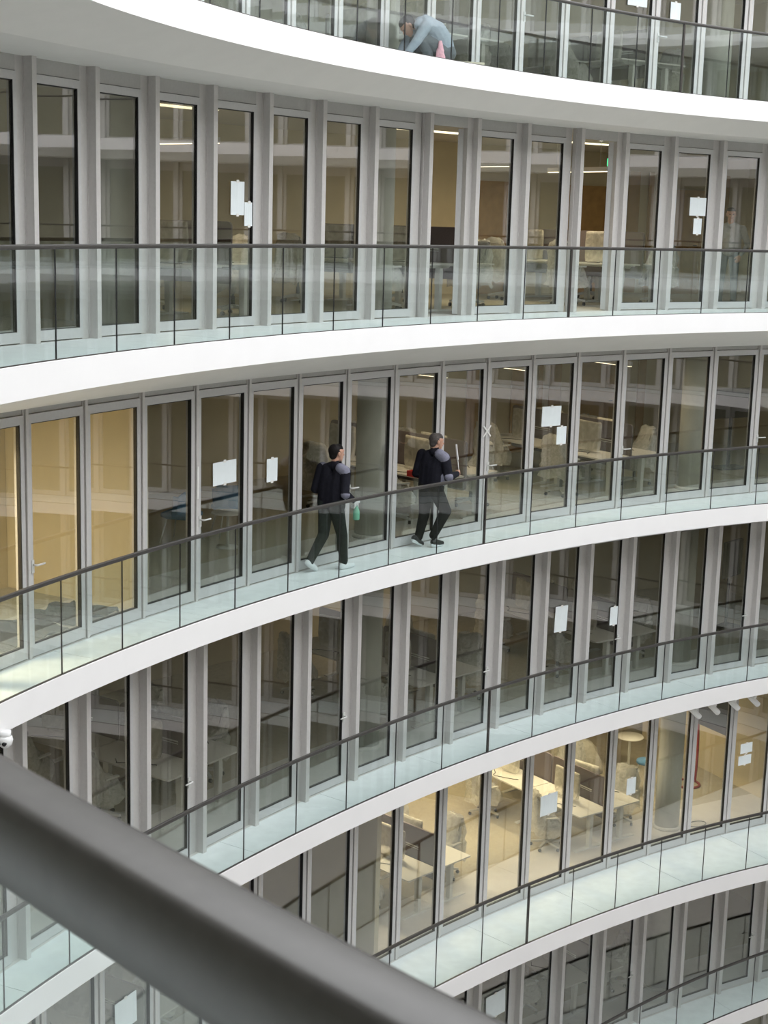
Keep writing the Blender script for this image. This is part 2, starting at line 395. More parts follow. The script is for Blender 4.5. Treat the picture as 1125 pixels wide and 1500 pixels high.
for l in range(6, 0, -1):
    mm = module_meshes(l); n0, sl = SEAM[l]
    KR[l] = (sl[0], sl[-1])
    for i in range(len(sl) - 1):
        n_ = n0 + i; A, B = wpt(sl[i]), wpt(sl[i + 1]); d = (B - A); wd = d.length; d.normalize()
        T = Matrix(((d.x, -d.y, 0, A.x), (d.y, d.x, 0, A.y), (0, 0, 1, Z(l)), (0, 0, 0, 1))) @ Matrix.Scale(wd / MOD, 4, (1, 0, 0))
        door = l in DOORS and n_ % 3 == DOORS[l][0]; op = (l, n_) in OPEN
        if door: nd += 1; nm = 'door_%d' % nd
        else: nw += 1; nm = 'window_%d' % nw
        kind = 'open glazed leaf' if op else 'glazed door leaf with lever handle' if door else 'tall fixed glazed leaf'
        fo = put(nm, mm['frame'], None, T); struct(fo, '%s %s' % (kind, LS[l])); fo['group'] = '%s %s' % (kind, LS[l])
        if op:                                       # the leaf stands open into the room
            hinge = Matrix.Translation((mm['xr'], .06, 0)) @ Matrix.Rotation(R_(-147), 4, 'Z') @ Matrix.Translation((-mm['xr'], -.05, 0))
            fo.matrix_local = T @ hinge; inv = hinge.inverted()
            put('pane', mm['pane'], fo); put('gasket', mm['gasket'], fo)
            put('header_panel', mm['header'], fo, inv); put('fin', mm['fin'], fo, inv)
        else:
            put('pane', mm['pane'], fo); put('gasket', mm['gasket'], fo); put('header_panel', mm['header'], fo); put('fin', mm['fin'], fo)
            if door:
                hx = mm['xl'] + .04 if DOORS[l][1] == 'l' else mm['xr'] - .04
                put('door_handle', handle_me, fo, Matrix.Translation((hx, -.035, 1.0)) @ (Matrix.Identity(4) if DOORS[l][1] == 'l' else Matrix.Scale(-1, 4, (1, 0, 0))))

# ------------------------------------------------------------------ balustrades
JT = {6: 157.6, 5: 157.45, 4: 157.75, 3: 157.46, 2: 157.98, 1: 157.6}
DJ = {6: 2.29, 5: 2.31, 4: 2.285, 3: 2.317, 2: 2.294, 1: 2.29}
PJ = {6: None, 5: 10, 4: 9, 3: 9, 2: 10, 1: 6}
for l in range(1, 7):
    z = Z(l)
    b = empty('balustrade', Matrix.Translation((*edge_phi(l, 140), z)), 'clear glass balustrade with slim dark handrail %s' % LS[l], 'balustrade')
    iv = Matrix.Translation((*(-edge_phi(l, 140)), -z))
    hr = MB(); n = 2400 if l == 5 else 720; rg = []
    ep = [edge_phi(l, 360. * i / n) for i in range(n)]
    for i in range(n):
        t = (ep[(i + 1) % n] - ep[i - 1]).normalized(); nr = Vector((t.y, -t.x)); q = ep[i]
        prof = [(.0, 1.006), (.0, 1.040), (.003, 1.046), (.008, 1.048), (.030, 1.048), (.035, 1.046), (.038, 1.040), (.038, 1.006), (.035, 1.003), (.003, 1.003)]
        rg.append([v3(q + nr * (a - .002), z + h) for a, h in prof])
    hr.rings(rg, closed=True); hr.build('handrail', 'rail', b, iv)
    chn = MB(); rg = []
    for i in range(0, n, 2):
        t = (ep[(i + 1) % n] - ep[i - 1]).normalized(); nr = Vector((t.y, -t.x)); q = ep[i]
        rg.append([v3(q + nr * a, z + h) for a, h in ((.006, -.002), (.006, .009), (.032, .009), (.032, -.002))])
    chn.rings(rg, closed=True, smooth=False); chn.build('base_channel', 'steel', b, iv)
    def panel(ptsE, nrm):
        g_ = MB(); rg = []
        for q, nr in zip(ptsE, nrm): rg.append([v3(q + nr * .013, z + .006), v3(q + nr * .013, z + 1.01), v3(q + nr * .025, z + 1.01), v3(q + nr * .025, z + .006)])
        g_.rings(rg, smooth=False); g_.build('glass_panel', 'glassb', b, iv)
        e_ = MB(); q, nr = ptsE[-1], nrm[-1]; t = Vector((-nr.y, nr.x))
        rgq = [[v3(q + nr * c + t * s_, zz) for c, s_ in ((.012, -.004), (.012, .004), (.026, .004), (.026, -.004))] for zz in (z + .006, z + 1.008)]
        e_.rings(rgq, smooth=False); e_.build('panel_joint', 'gasket', b, iv)
    lo = {6: 1, 1: 5}.get(l, -3)
    for j in range(lo, 20):
        ths = [JT[l] - DJ[l] * (j + .006 + .988 * i / 4) for i in range(5)]
        pe = [C + pdir(t) * (RW - eoff(l, t)) for t in ths]; nm_ = [pdir(t) for t in ths]
        panel(pe, nm_)
    if l == 5:
        for a0, a1 in ((214, 224), (224, 247), (247, 258)):
            pp = [a0 + .05 + (a1 - a0 - .1) * i / 8 for i in range(9)]; pe = [edge_phi(5, a) for a in pp]; nm_ = [(q - E0).normalized() for q in pe]
            panel(pe, nm_)
    jp = PJ[l]
    if jp is not None or l == 6:
        th = JT[l] - DJ[l] * jp if jp is not None else JT[l] - DJ[l] * 12
        q = C + pdir(th) * (RW - eoff(l, th)); p = MB()
        T = Matrix.Rotation(R_(th - 90), 4, 'Z'); T.translation = v3(q, z)
        p.box(-.014, .014, .004, .036, 0, 1.01); p.build('rail_post', 'steel', b, iv @ T)

# ------------------------------------------------------------------ office shells
def arc_wall(mb, k0, k1, dep, z0, z1, mi=0, th=.12):
    n = max(2, int((k1 - k0) * 1.2)); P = [wpt(k0 + (k1 - k0) * i / n, dep) for i in range(n + 1)]; Q = [wpt(k0 + (k1 - k0) * i / n, dep + th) for i in range(n + 1)]
    for i in range(n):
        mb.quad(v3(P[i], z0), v3(P[i + 1], z0), v3(P[i + 1], z1), v3(P[i], z1), mi)
        mb.quad(v3(Q[i + 1], z0), v3(Q[i], z0), v3(Q[i], z1), v3(Q[i + 1], z1), mi)
    for a, b_ in ((P[0], Q[0]), (Q[n], P[n])): mb.quad(v3(b_, z0), v3(a, z0), v3(a, z1), v3(b_, z1), mi)
    for i in range(n): mb.quad(v3(P[i], z1), v3(P[i + 1], z1), v3(Q[i + 1], z1), v3(Q[i], z1), mi)
def rad_wall(mb, k, d0, d1, z0, z1, mi=0, th=.1):
    T = frame_k(k, 0, 0); mb.box(-th / 2, th / 2, d0, d1, z0, z1, mi, T)
for l in range(1, 7):
    z0, z1 = Z(l), Z(l + 1) - sofz(l + 1)
    wb = MB(); arc_wall(wb, -4, 20, 5.6 if l != 5 else 5.0, z0, z1)
    struct(wb.build('wall_back_%d' % l, 'wallc'), 'back wall of the offices %s' % LS[l])
    we = MB(); rad_wall(we, KR[l][0] - .1, .1, 5.6, z0, z1); rad_wall(we, KR[l][1] + .1, .1, 5.6, z0, z1)  # added walls closing the office ends against light leaks
    struct(we.build('wall_end_added_%d' % l, 'wallc'), 'added end walls shutting light out of the offices %s' % LS[l])
pw = MB(); rad_wall(pw, 2.05, .12, 5.6, Z(4), Z(5) - .65); struct(pw.build('wall_partition_1', 'wallc'), 'partition beside the bright cream room')
pw = MB(); arc_wall(pw, -3.1, 2.0, 2.3, Z(4), Z(5) - .65); struct(pw.build('wall_partition_2', 'wallc'), 'near cream wall of the bright room')
pw = MB(); rad_wall(pw, 6.7, .12, 5.6, Z(2), Z(3) - .55); struct(pw.build('wall_partition_3', 'wallc'), 'partition beside the brightly lit office')
pw = MB(); rad_wall(pw, 16.5, .9, 5., Z(2), Z(3) - .55, 0, .12); struct(pw.build('wall_partition_6', 'wallc'), 'cream partition with papers in front, lit office floor')
pw = MB(); rad_wall(pw, 2.75, .95, 5., Z(5), Z(6) - .53); struct(pw.build('wall_light_blocker', 'wallc'), 'partition behind the round column on the grey-shirted man\'s floor')  # added divider keeps the strip light out of the end windows
# doors and light slots on the back walls
def back_door(k, l, n_, slot=True):
    d = MB(); d.box(-.45, .45, -.03, 0, 0, 2.1); o = struct(d.build('door_%d' % n_, 'wood', None, frame_k(k, 4.96 if l == 5 else 5.56, Z(l))), 'brown wooden room door in the back wall %s' % LS[l])
    f = MB(); f.box(-.52, -.45, -.05, 0, 0, 2.17); f.box(.45, .52, -.05, 0, 0, 2.17); f.box(-.45, .45, -.05, 0, 2.1, 2.17); f.build('door_frame', 'wood', o)
    hnd = MB(); hnd.tube([(.36, -.03, 1.02), (.36, -.08, 1.02), (.26, -.08, 1.02)], .01, 6); hnd.build('door_handle', 'black', o)
back_door(14.6, 5, 901); back_door(16.6, 5, 902); back_door(15.4, 4, 903); back_door(12.6, 5, 904)
def wall_panel(k, l, w_, z0, z1, m_):
    d = MB(); d.box(-w_ / 2, w_ / 2, -.04, 0, z0, z1); return d.build('wall_panel', m_, None, frame_k(k, 4.96 if l == 5 else 5.56, Z(l)))
for i, (k, l, w_) in enumerate([(15.55, 5, .28), (15.9, 5, .12), (17.4, 5, .3), (13.8, 4, .5), (14.2, 4, .1), (14.5, 4, .3), (16.3, 4, .2), (12.9, 4, .5)]):
    o = wall_panel(k, l, w_, .02, 2.5, 'wood'); tag(o, 'narrow vertical brown timber panel on the back wall %s' % LS[l], 'wall panel', 'timber wall panels %s' % LS[l])

# round columns
def column(k, l, dep=.76, r=.235):
    h = Z(l + 1) - sofz(l + 1) - Z(l)
    c = empty('round_column', frame_k(k, dep, Z(l)), 'round pale concrete column behind the glass %s' % LS[l], 'column', 'round columns %s' % LS[l])
    a = MB(); a.lathe([(r, 0), (r, h)], 32); a.build('shaft', 'column', c)
    a = MB(); a.lathe([(r, 0), (r + .035, 0), (r + .035, .05), (r + .02, .06), (r, .06)], 32); a.build('base_ring', 'ring', c)
for l in range(1, 7):
    for k in (7., 14.): 
        if not (l == 1 and k < 8) and not (l == 5 and k > 8): column(k, l)

column(1.98, 5, .5, .27)

# ------------------------------------------------------------------ furniture
def rnd(poly_w, poly_d, r, n=4):
    P = []
    for cx, cy, a0 in ((poly_w - r, poly_d - r, 0), (r, poly_d - r, 90), (r, r, 180), (poly_w - r, r, 270)):
        for i in range(n + 1): a = R_(a0 + 90 * i / n); P.append((cx + r * math.cos(a), cy + r * math.sin(a)))
    return P
dt = MB(); dt.prism([(x - .36, y - .8) for x, y in rnd(.72, 1.6, .02)], .705, .73); desk_top = dt.mesh('desk_top', 'desk')
dl = MB(); dl.box(-.035, .035, -.045, .045, .03, .66); dl.box(-.04, .04, -.05, .05, .40, .62)
leg_me = dl.mesh('leg', 'deskm')
df = MB(); df.prism([(-.35, 0), (.35, 0), (.35, .018), (.05, .035), (-.05, .035), (-.35, .018)], -.04, .04, axis='y'); foot_me = df.mesh('foot', 'deskm')
db = MB(); db.prism([(-.33, .705), (.33, .705), (.33, .685), (.24, .685), (.2, .655), (-.2, .655), (-.24, .685), (-.33, .685)], -.03, .03, axis='y'); br_me = db.mesh('bracket', 'deskm')
dbm = MB(); dbm.box(-.03, .03, -.66, .66, .665, .70); beam_me = dbm.mesh('beam', 'deskm')
# felt screen panel
sp = MB(); sp.prism([(y - .79, z + .48) for y, z in rnd(1.58, .80, .06)], -.018, .018, axis='x'); scr_me = sp.mesh('screen_panel', 'screen')
rl = MB(); rl.box(-.024, -.018, -.3, .3, .93, .95); rl.box(-.024, -.018, -.3, .3, .90, .91); rail_me = rl.mesh('tool_rail', 'deskm')
# monitor
mp = MB(); mp.prism([(y - .31, z) for y, z in rnd(.62, .37, .012)], -.012, .012, axis='x'); mon_me = mp.mesh('monitor_panel', 'black')
mn = MB(); mn.box(.012, .03, -.03, .03, -.14, .2); neck_me = mn.mesh('neck', 'chairw')
mf = MB(); mf.lathe([(.0, -.15), (.12, -.15), (.12, -.142), (.0, -.14)], 20); mfoot_me = mf.mesh('monitor_foot', 'chairw')
def film_monitor(seed):
    rr = random.Random(seed); mb = MB(); rg = []
    for i, (z, hx, hy) in enumerate([(-.136, .075, .27), (-.08, .05, .30), (.02, .035, .325), (.18, .03, .33), (.34, .028, .325), (.385, .022, .315)]):
        n = 24; ring = []
        for j in range(n):
            a = 2 * math.pi * j / n; cx, cy = math.cos(a), math.sin(a)
            sx = math.copysign(abs(cx)**.4, cx) * hx; sy = math.copysign(abs(cy)**.35, cy) * hy
            kx = 1 + rr.uniform(-.22, .22); ring.append((sx * kx, sy * (1 + rr.uniform(-.02, .02)), z + rr.uniform(-.008, .008)))
        rg.append(ring)
    mb.rings(rg, caps=False); n0 = len(mb.v) - 24; mb.f.append(tuple(range(n0, n0 + 24))); mb.m.append(0); mb.sm.append(False)
    return mb.mesh('plastic_cover', 'film2')
mfilm = [film_monitor(i) for i in range(4)]
# task chair (faces +x)
ch = {}
a = MB()
for i in range(5):
    an = 2 * math.pi * i / 5 + .2; d = Vector((math.cos(an), math.sin(an), 0)); s_ = Vector((-d.y, d.x, 0))
    R2 = []
    for t, w_, h0, h1 in ((.02, .03, .10, .15), (.3, .018, .07, .10)):
        q = d * t; R2.append([q + s_ * w_ + Vector((0, 0, h0)), q - s_ * w_ + Vector((0, 0, h0)), q - s_ * w_ + Vector((0, 0, h1)), q + s_ * w_ + Vector((0, 0, h1))])
    a.rings(R2, smooth=False)
ch['star_base'] = a.mesh('star_base', 'chairw')
a = MB(); T = Matrix.Rotation(R_(90), 4, 'X'); a.lathe([(0, -.022), (.026, -.022), (.03, -.015), (.03, .015), (.026, .022), (0, .022)], 12, T=T); caster_me = a.mesh('caster', 'black')
a = MB(); a.lathe([(.03, .1), (.03, .26), (.02, .26), (.02, .42)], 12); ch['gas_lift'] = a.mesh('gas_lift', 'black')
a = MB(); rg = []
for z, s_ in ((.42, .85), (.44, 1.), (.475, 1.), (.495, .9)):
    rg.append([((x - .24) * s_, (y - .24) * s_, z) for x, y in rnd(.48, .48, .12, 5)])
a.rings(rg); ch['seat'] = a.mesh('seat', 'dark')
a = MB(); rg = []
for i in range(9):
    t = i / 8; z = .56 + .5 * t; x = -.20 - .07 * t + .05 * math.sin(t * 3.1); hw = .15 + .075 * math.sin(min(1, t * 1.25 + .15) * 2.3); th = .02
    rg.append([(x - th, -hw, z), (x - th - .01, 0, z), (x - th, hw, z), (x + th * .3 + .03 * 1, hw, z), (x + th, 0, z), (x + th * .3 + .03, -hw, z)])
a.rings(rg); ch['backrest'] = a.mesh('backrest', 'dark')
a = MB(); a.tube([(-.12, 0, .43), (-.25, 0, .45), (-.27, 0, .6)], .022, 8); ch['back_bracket'] = a.mesh('back_bracket', 'chairw')
a = MB(); a.tube([(-.03, .2, .45), (-.03, .28, .47), (-.03, .29, .66)], .014, 8); a.box(-.13, .1, .265, .315, .66, .685); arm_me = a.mesh('armrest', 'chairw')
def film_chair(seed):
    rr = random.Random(seed); mb = MB(); rg = []
    for z, cx, hx, hy in [(.33, -.03, .33, .33), (.42, -.03, .31, .32), (.52, -.05, .29, .31), (.64, -.10, .24, .31), (.70, -.17, .16, .29), (.82, -.22, .12, .27), (.95, -.25, .10, .25), (1.06, -.26, .08, .2), (1.10, -.26, .04, .1)]:
        n = 26; ring = []
        for j in range(n):
            a_ = 2 * math.pi * j / n; cx_, cy_ = math.cos(a_), math.sin(a_); kx = 1 + rr.uniform(-.13, .13)
            ring.append((cx + math.copysign(abs(cx_)**.7, cx_) * hx * kx, math.copysign(abs(cy_)**.7, cy_) * hy * kx, z + rr.uniform(-.03, .03) * (1.5 if z < .4 else 1)))
        rg.append(ring)
    mb.rings(rg, caps=False); n0 = len(mb.v) - 26; mb.f.append(tuple(range(n0, n0 + 26))); mb.m.append(0); mb.sm.append(True)
    return mb.mesh('plastic_cover', 'film')
cfilm = [film_chair(i + 20) for i in range(4)]
cnt = [0]
def chair(T, label, group):
    cnt[0] += 1
    c = empty('task_chair', T, label, 'chair', group)
    pr = {n_: put(n_, me, c) for n_, me in ch.items()}
    for i in range(5):
        an = 2 * math.pi * i / 5 + .2; put('caster', caster_me, pr['star_base'], Matrix.Translation((.29 * math.cos(an), .29 * math.sin(an), .032)) @ Matrix.Rotation(an + 1.2 + i, 4, 'Z'))
    put('armrest', arm_me, c); put('armrest', arm_me, c, Matrix.Scale(-1, 4, (0, 1, 0)))
    put('plastic_cover', cfilm[cnt[0] % 4], c)
cab = []
for sd in range(3):
    rr = random.Random(sd + 5); a = MB(); pts = []
    for i in range(22):
        t = i / 21; pts.append((-.05 + .13 * math.sin(5 * t + sd) + rr.uniform(-.01, .01), -.35 + .7 * t + .06 * math.cos(9 * t + sd), .737))
    a.tube(pts, .006, 5); cab.append(a.mesh('cable', 'black'))
def desk(T, label, group, n_):
    d = empty('desk', T, label, 'desk', group)
    put('desk_top', desk_top, d); put('beam', beam_me, d)
    for y in (-.67, .67):
        lg = put('leg', leg_me, d, Matrix.Translation((.02, y, 0))); rel = Matrix.Translation((-.02, 0, 0)); put('foot', foot_me, lg, rel); put('bracket', br_me, lg, rel)
def cluster(l, k0, where, rows=2, skip=()):
    base = frame_k(k0, 0, Z(l))
    for r in range(rows):
        y = 1.46 + 1.62 * r; rw = 'by glass' if r == 0 else 'deeper in'; lq = LQ[l]
        s_ = empty('desk_screen', base @ Matrix.Translation((0, y, 0)), 'mauve felt screen %s, desk group %s, %s' % (rw, where, lq), 'desk screen', 'felt desk screens %s' % LS[l])
        put('tool_rail', rail_me, put('screen_panel', scr_me, s_))
        for sd in (-1, 1):
            if (r, sd) in skip: continue
            side = 'column side' if (sd > 0) == (k0 > 10.4 or 4.5 > k0) else 'other side'; tail = '%s, %s, group %s, %s' % (rw, side, where, lq)
            F = base @ Matrix.Translation((sd * .41, y, 0)); rot = Matrix.Rotation(0 if sd < 0 else math.pi, 4, 'Z')
            desk(F @ rot, 'white desk ' + tail, 'white desks %s' % LS[l], cnt[0])
            mo = empty('monitor', F @ rot @ Matrix.Translation((.14, -.12 * sd + random.uniform(-.1, .1), .882)) @ Matrix.Rotation(random.uniform(-.2, .2), 4, 'Z'), 'wrapped monitor ' + tail, 'monitor', 'wrapped monitors %s' % LS[l])
            put('monitor_panel', mon_me, mo); put('monitor_foot', mfoot_me, put('neck', neck_me, mo)); put('plastic_cover', mfilm[random.randrange(4)], mo)
            chair(F @ rot @ Matrix.Translation((-.62 + random.uniform(-.05, .04), random.uniform(-.25, .25), 0)) @ Matrix.Rotation(random.uniform(-.5, .5), 4, 'Z'),
                  'bagged chair ' + tail, 'bagged task chairs %s' % LS[l])
            cb = put('cable', cab[random.randrange(3)], None, F @ rot @ Matrix.Translation((-.13, 0, 0))); tag(cb, 'desk cable ' + tail, 'cable', 'cables on the desks %s' % LS[l])
LQ = {6: "hoodie man's floor", 5: "grey-shirted man's floor", 4: "walking men's floor", 3: "floor below walking men", 2: "lit floor", 1: "dark bottom floor"}
for l, ks in {6: ((8.65, 'behind crouching man'), (12.55, 'behind narrow sheet')), 5: ((4.15, 'behind two sheets'), (8.65, 'behind open leaf'), (12.55, 'behind square sheet')),
              4: ((8.9, 'behind the rod man'), (12.55, 'near the flat screen')), 3: ((-.4, 'near security camera'), (3.75, 'in warm-lit end'), (8.75, 'behind bare windows'), (12.7, 'behind small sheet')),
              2: ((2.6, 'in unlit end'), (8.65, 'beside the partition'), (12.55, 'beside the stool')), 1: ((12.4, 'near the column'),)}.items():
    for k, wh in ks: cluster(l, k, wh, 2)

# ------------------------------------------------------------------ lamps
def area(parent, sx, sy, pw, c=WARM, loc=(0, 0, -.03), name='lamp_light'):
    L = bpy.data.lights.new(name, 'AREA'); L.shape = 'RECTANGLE'; L.size = sx; L.size_y = sy; L.energy = pw; L.color = c
    o = bpy.data.objects.new(name, L); col.objects.link(o); o.parent = parent; o.location = loc
a = MB(); a.box(-.035, .035, -.75, .75, .0, .075); hous_me = a.mesh('lamp_housing', 'lampw')
a = MB(); a.box(-.03, .03, -.74, .74, -.008, .0); diff_me = a.mesh('lamp_diffuser', 'lamp_on')
def pendant(l, k, dep, pw, c=WARM, z=2.3):
    T = frame_k(k, dep, Z(l) + z); h = Z(l + 1) - sofz(l + 1) - Z(l) - z
    p = empty('pendant_lamp', T, 'slim linear pendant lamp %s %s' % ('over the inner desk row' if dep > 4 else 'in the unlit end' if l == 2 and k < 6 else 'in the bright cream room' if l == 4 and k < 2 else 'over desks by the glass', LS[l]), 'lamp', 'linear pendant lamps %s' % LS[l])
    put('diffuser', diff_me, put('housing', hous_me, p))
    for y in (-.55, .55):
        wmb = MB(); wmb.tube([(0, y, .07), (0, y, h)], .004, 5); wmb.build('suspension_wire', 'chairw', p)
    q = T.translation - EYE; off = abs(q.dot(RT) / q.dot(F_)) * 2201.1 > 562.5 + 45      # the whole lamp lies beside the picture
    area(p, .08, 1.4, pw, c, name='pendant_lamp_left_offscreen' if off else 'lamp_light')
for k in (4.6, 10.5, 12.3): pendant(5, k, 2.1, 20)
for k in (8.6, 10.5, 12.6): pendant(4, k, 1.6, 14)
for k in (-1.3,): pendant(4, k, 1.15, 150, (1, .86, .6))
for k in (8.65, 10.6, 12.55, 14.9): pendant(2, k, 2.2, 40, (1, .84, .54))
for k in (9.8, 12.): pendant(2, k, 4.2, 32, (1, .82, .5))
for k in (-.4,): pendant(3, k, 2.4, 30, (1, .9, .7))
for k in (10.6,): pendant(3, k, 4.3, 14, (1, .8, .5))
# light strip recessed along the ceiling of the eye-level floor
za = Z(6) - .53
for k_a, k_b, lab in ((9.2, 16., 'long curved light strip set in the office ceiling above the pendant lamps'), (4.75, 5.75, 'short light strip in the office ceiling beside the two taped sheets')):
    cv = MB(); n = max(3, int((k_b - k_a) * 2))
    for i in range(n):
        ka, kb = k_a + (k_b - k_a) * i / n, k_a + (k_b - k_a) * (i + 1) / n
        P = [wpt(ka, 2.6), wpt(kb, 2.6), wpt(kb, 2.85), wpt(ka, 2.85)]
        cv.quad(*[v3(q, za - .012) for q in P][::-1])
        for A, B in ((P[0], P[1]), (P[2], P[3])): cv.quad(v3(A, za), v3(B, za), v3(B, za - .012), v3(A, za - .012))
    tag(cv.build('ceiling_light_strip', 'cove'), lab, 'light')
for i, (k, dep) in enumerate([(11.2, 2.0), (12.6, 1.9), (13.4, 3.6), (15.2, 2.2)]):
    o = empty('downlight', frame_k(k, dep, za), 'small round recessed ceiling downlight beside the pendant lamps', 'downlight', 'ceiling downlights')
    a = MB(); a.lathe([(0, -.006), (.05, -.006), (.05, 0)], 16); a.build('lens', 'spotl', o)
    a = MB(); a.lathe([(.05, 0), (.05, -.01), (.07, -.008), (.07, 0)], 16); a.build('trim_ring', 'lampw', o)
# exit sign with a running figure
ex = empty('exit_sign', frame_k(13.2, 2.3, Z(5) + 2.44, 0) @ Matrix.Scale(.8, 4), 'green and white running-man exit sign hung from the office ceiling', 'exit sign')
a = MB(); a.box(-.17, .17, -.015, .015, 0, .17); a.build('sign_box', 'exitg', ex)
a = MB(); a.box(.02, .14, -.019, -.015, .02, .15)
a.tube([(-.05, -.018, .135), (-.051, -.018, .134)], .014, 8); a.tube([(-.05, -.018, .115), (-.07, -.018, .075)], .011, 6)
a.tube([(-.07, -.018, .075), (-.04, -.018, .05), (-.045, -.018, .02)], .008, 6); a.tube([(-.07, -.018, .075), (-.1, -.018, .05), (-.13, -.018, .045)], .008, 6)
a.tube([(-.05, -.018, .11), (-.02, -.018, .09)], .006, 6); a.tube([(-.05, -.018, .11), (-.09, -.018, .1)], .006, 6)
a.build('running_figure', 'exitw', ex)
a = MB(); a.tube([(0, 0, .17), (0, 0, .42)], .006, 6); a.build('suspension_rod', 'lampw', ex)

# ------------------------------------------------------------------ papers, tape and marks on the glass
def paper(l, k0, z1, k1, z0, label, tilt=0., dep=.012):
    kc = (k0 + k1) / 2; w_ = (k1 - k0) * MOD; zc = (z0 + z1) / 2; h_ = z1 - z0
    T = frame_k(kc, -.026, Z(l) + zc) @ Matrix.Rotation(R_(tilt), 4, 'Y')
    a = MB(); n = 6; rg = []
    for i in range(n + 1):
        x = -w_ / 2 + w_ * i / n; b = .004 * math.sin(i * 1.7)
        rg.append([(x, -.002 + b * .3, -h_ / 2), (x, -.002 + b, h_ / 2), (x, .002 + b, h_ / 2), (x, .002 + b * .3, -h_ / 2)])
    a.rings(rg, smooth=False)
    o = empty('paper_sheet', T, label, 'paper'); sh = a.build('sheet', 'paper', o)
    for zz in (h_ / 2, -h_ / 2):
        t = MB(); t.box(-.025, .025, -.006, -.001, zz - .018, zz + .018); t.build('tape', 'tape', sh)
P5 = 'taped to the window glass '
paper(5, 3.362, 1.765, 3.6, 1.363, 'tall white sheet taped above a small one on glass beside dark desk, grey-shirt man\'s floor')
paper(5, 3.609, 1.52, 3.775, 1.233, 'small white sheet taped beside a taller one, grey-shirt man\'s floor')
paper(5, 12.86, 1.881, 13.22, 1.58, 'square white sheet taped to glass next to the man in grey shirt')
paper(5, 12.969, 1.535, 13.15, 1.272, 'small narrow sheet under the square one, next to the man in grey shirt')
paper(4, 3.075, 1.69, 3.5, 1.40, 'large white sheet on the glass in front of the round table', -1)
paper(4, 4.078, 1.614, 4.279, 1.308, 'small upright sheet on the window between round table and first walking man')
paper(4, 9.80, 1.842, 10.22, 1.521, 'square sheet on glass in front of a felt screen, beside the man with a rod', 1)
paper(4, 10.15, 1.495, 10.36, 1.206, 'narrow sheet just under the square one, beside the man with a rod')
paper(3, 10.32, 1.784, 10.60, 1.344, 'crumpled tall sheet on a window of the floor below the walking men', 2)
paper(3, 11.60, 1.582, 11.79, 1.258, 'small plain sheet next to the crumpled tall one, floor below the walking men', 1)
paper(2, 10.20, 1.773, 10.59, 1.406, 'large pale sheet on glass in front of the desks, brightly lit office floor', -1)
paper(2, 12.24, 1.603, 12.45, 1.294, 'small sheet on glass in front of the desk end, brightly lit office floor')
paper(2, 14.94, 1.745, 15.22, 1.55, 'upper of two sheets one above the other, near the round column, lit floor', -2)
paper(2, 14.91, 1.505, 15.21, 1.32, 'lower of two sheets one above the other, near the round column, lit floor', -2)
paper(6, 11.22, 1.75, 11.64, 1.44, 'square sheet on the glass of the crouching man\'s floor')
paper(6, 12.161, 1.59, 12.377, 1.303, 'small narrow sheet on the glass of the crouching man\'s floor')
paper(1, 9.13, 1.789, 9.58, 1.35, 'large sheet taped to glass on the dark lowest floor', -3)
paper(2, 1.304, 1.917, 1.69, 1.5, 'pale sheet on glass of the unlit end of the lit office floor', -2)
def on_mod(l, k, y, z): return frame_k(k, y, Z(l) + z)
a = MB()
for an in (45, -45): a.box(-.012, .012, -.003, .003, -.12, .12, 0, Matrix.Rotation(R_(an), 4, 'Y'))
tag(a.build('tape_cross', 'tape', None, on_mod(4, 8.57, -.056, 1.56)), 'white tape cross stuck on the grey mullion beside the man with a rod', 'tape')
a = MB(); a.box(-.014, .014, -.004, .002, -.2, .2); tag(a.build('edge_strip', 'tape', None, on_mod(4, 2.77, -.054, 1.49)), 'white protective strip on the mullion beside the large taped sheet', 'strip')

# ------------------------------------------------------------------ other things in the offices
rt = empty('side_table', frame_k(5.15, 1.7, Z(4)), 'small round white side table in the dim room by taped sheets', 'table')
a = MB(); a.lathe([(0, .50), (.235, .50), (.24, .51), (.235, .52), (0, .522)], 32); a.build('table_top', 'desk', rt)
a = MB(); a.lathe([(.022, .01), (.022, .5)], 12); a.build('stem', 'deskm', rt)
a = MB(); a.lathe([(0, 0), (.17, 0), (.17, .008), (.03, .014), (0, .014)], 24); a.build('base', 'deskm', rt)
def lump(name, T, sx, sy, sz, m_, label, cat, seed):
    rr = random.Random(seed); a = MB(); rg = []
    for i in range(7):
        t = i / 6; s_ = math.sqrt(max(.05, 1 - (t * .98)**2.4)); n = 18
        rg.append([(sx * s_ * math.copysign(abs(math.cos(2 * math.pi * j / n))**.7, math.cos(2 * math.pi * j / n)) * rr.uniform(.86, 1.1), sy * s_ * math.copysign(abs(math.sin(2 * math.pi * j / n))**.7, math.sin(2 * math.pi * j / n)) * rr.uniform(.86, 1.1), max(0, sz * t + rr.uniform(-.03, .03) * sz * (0 if i == 0 else 1))) for j in range(n)])
    a.rings(rg); return tag(a.build(name, m_, None, T), label, cat)
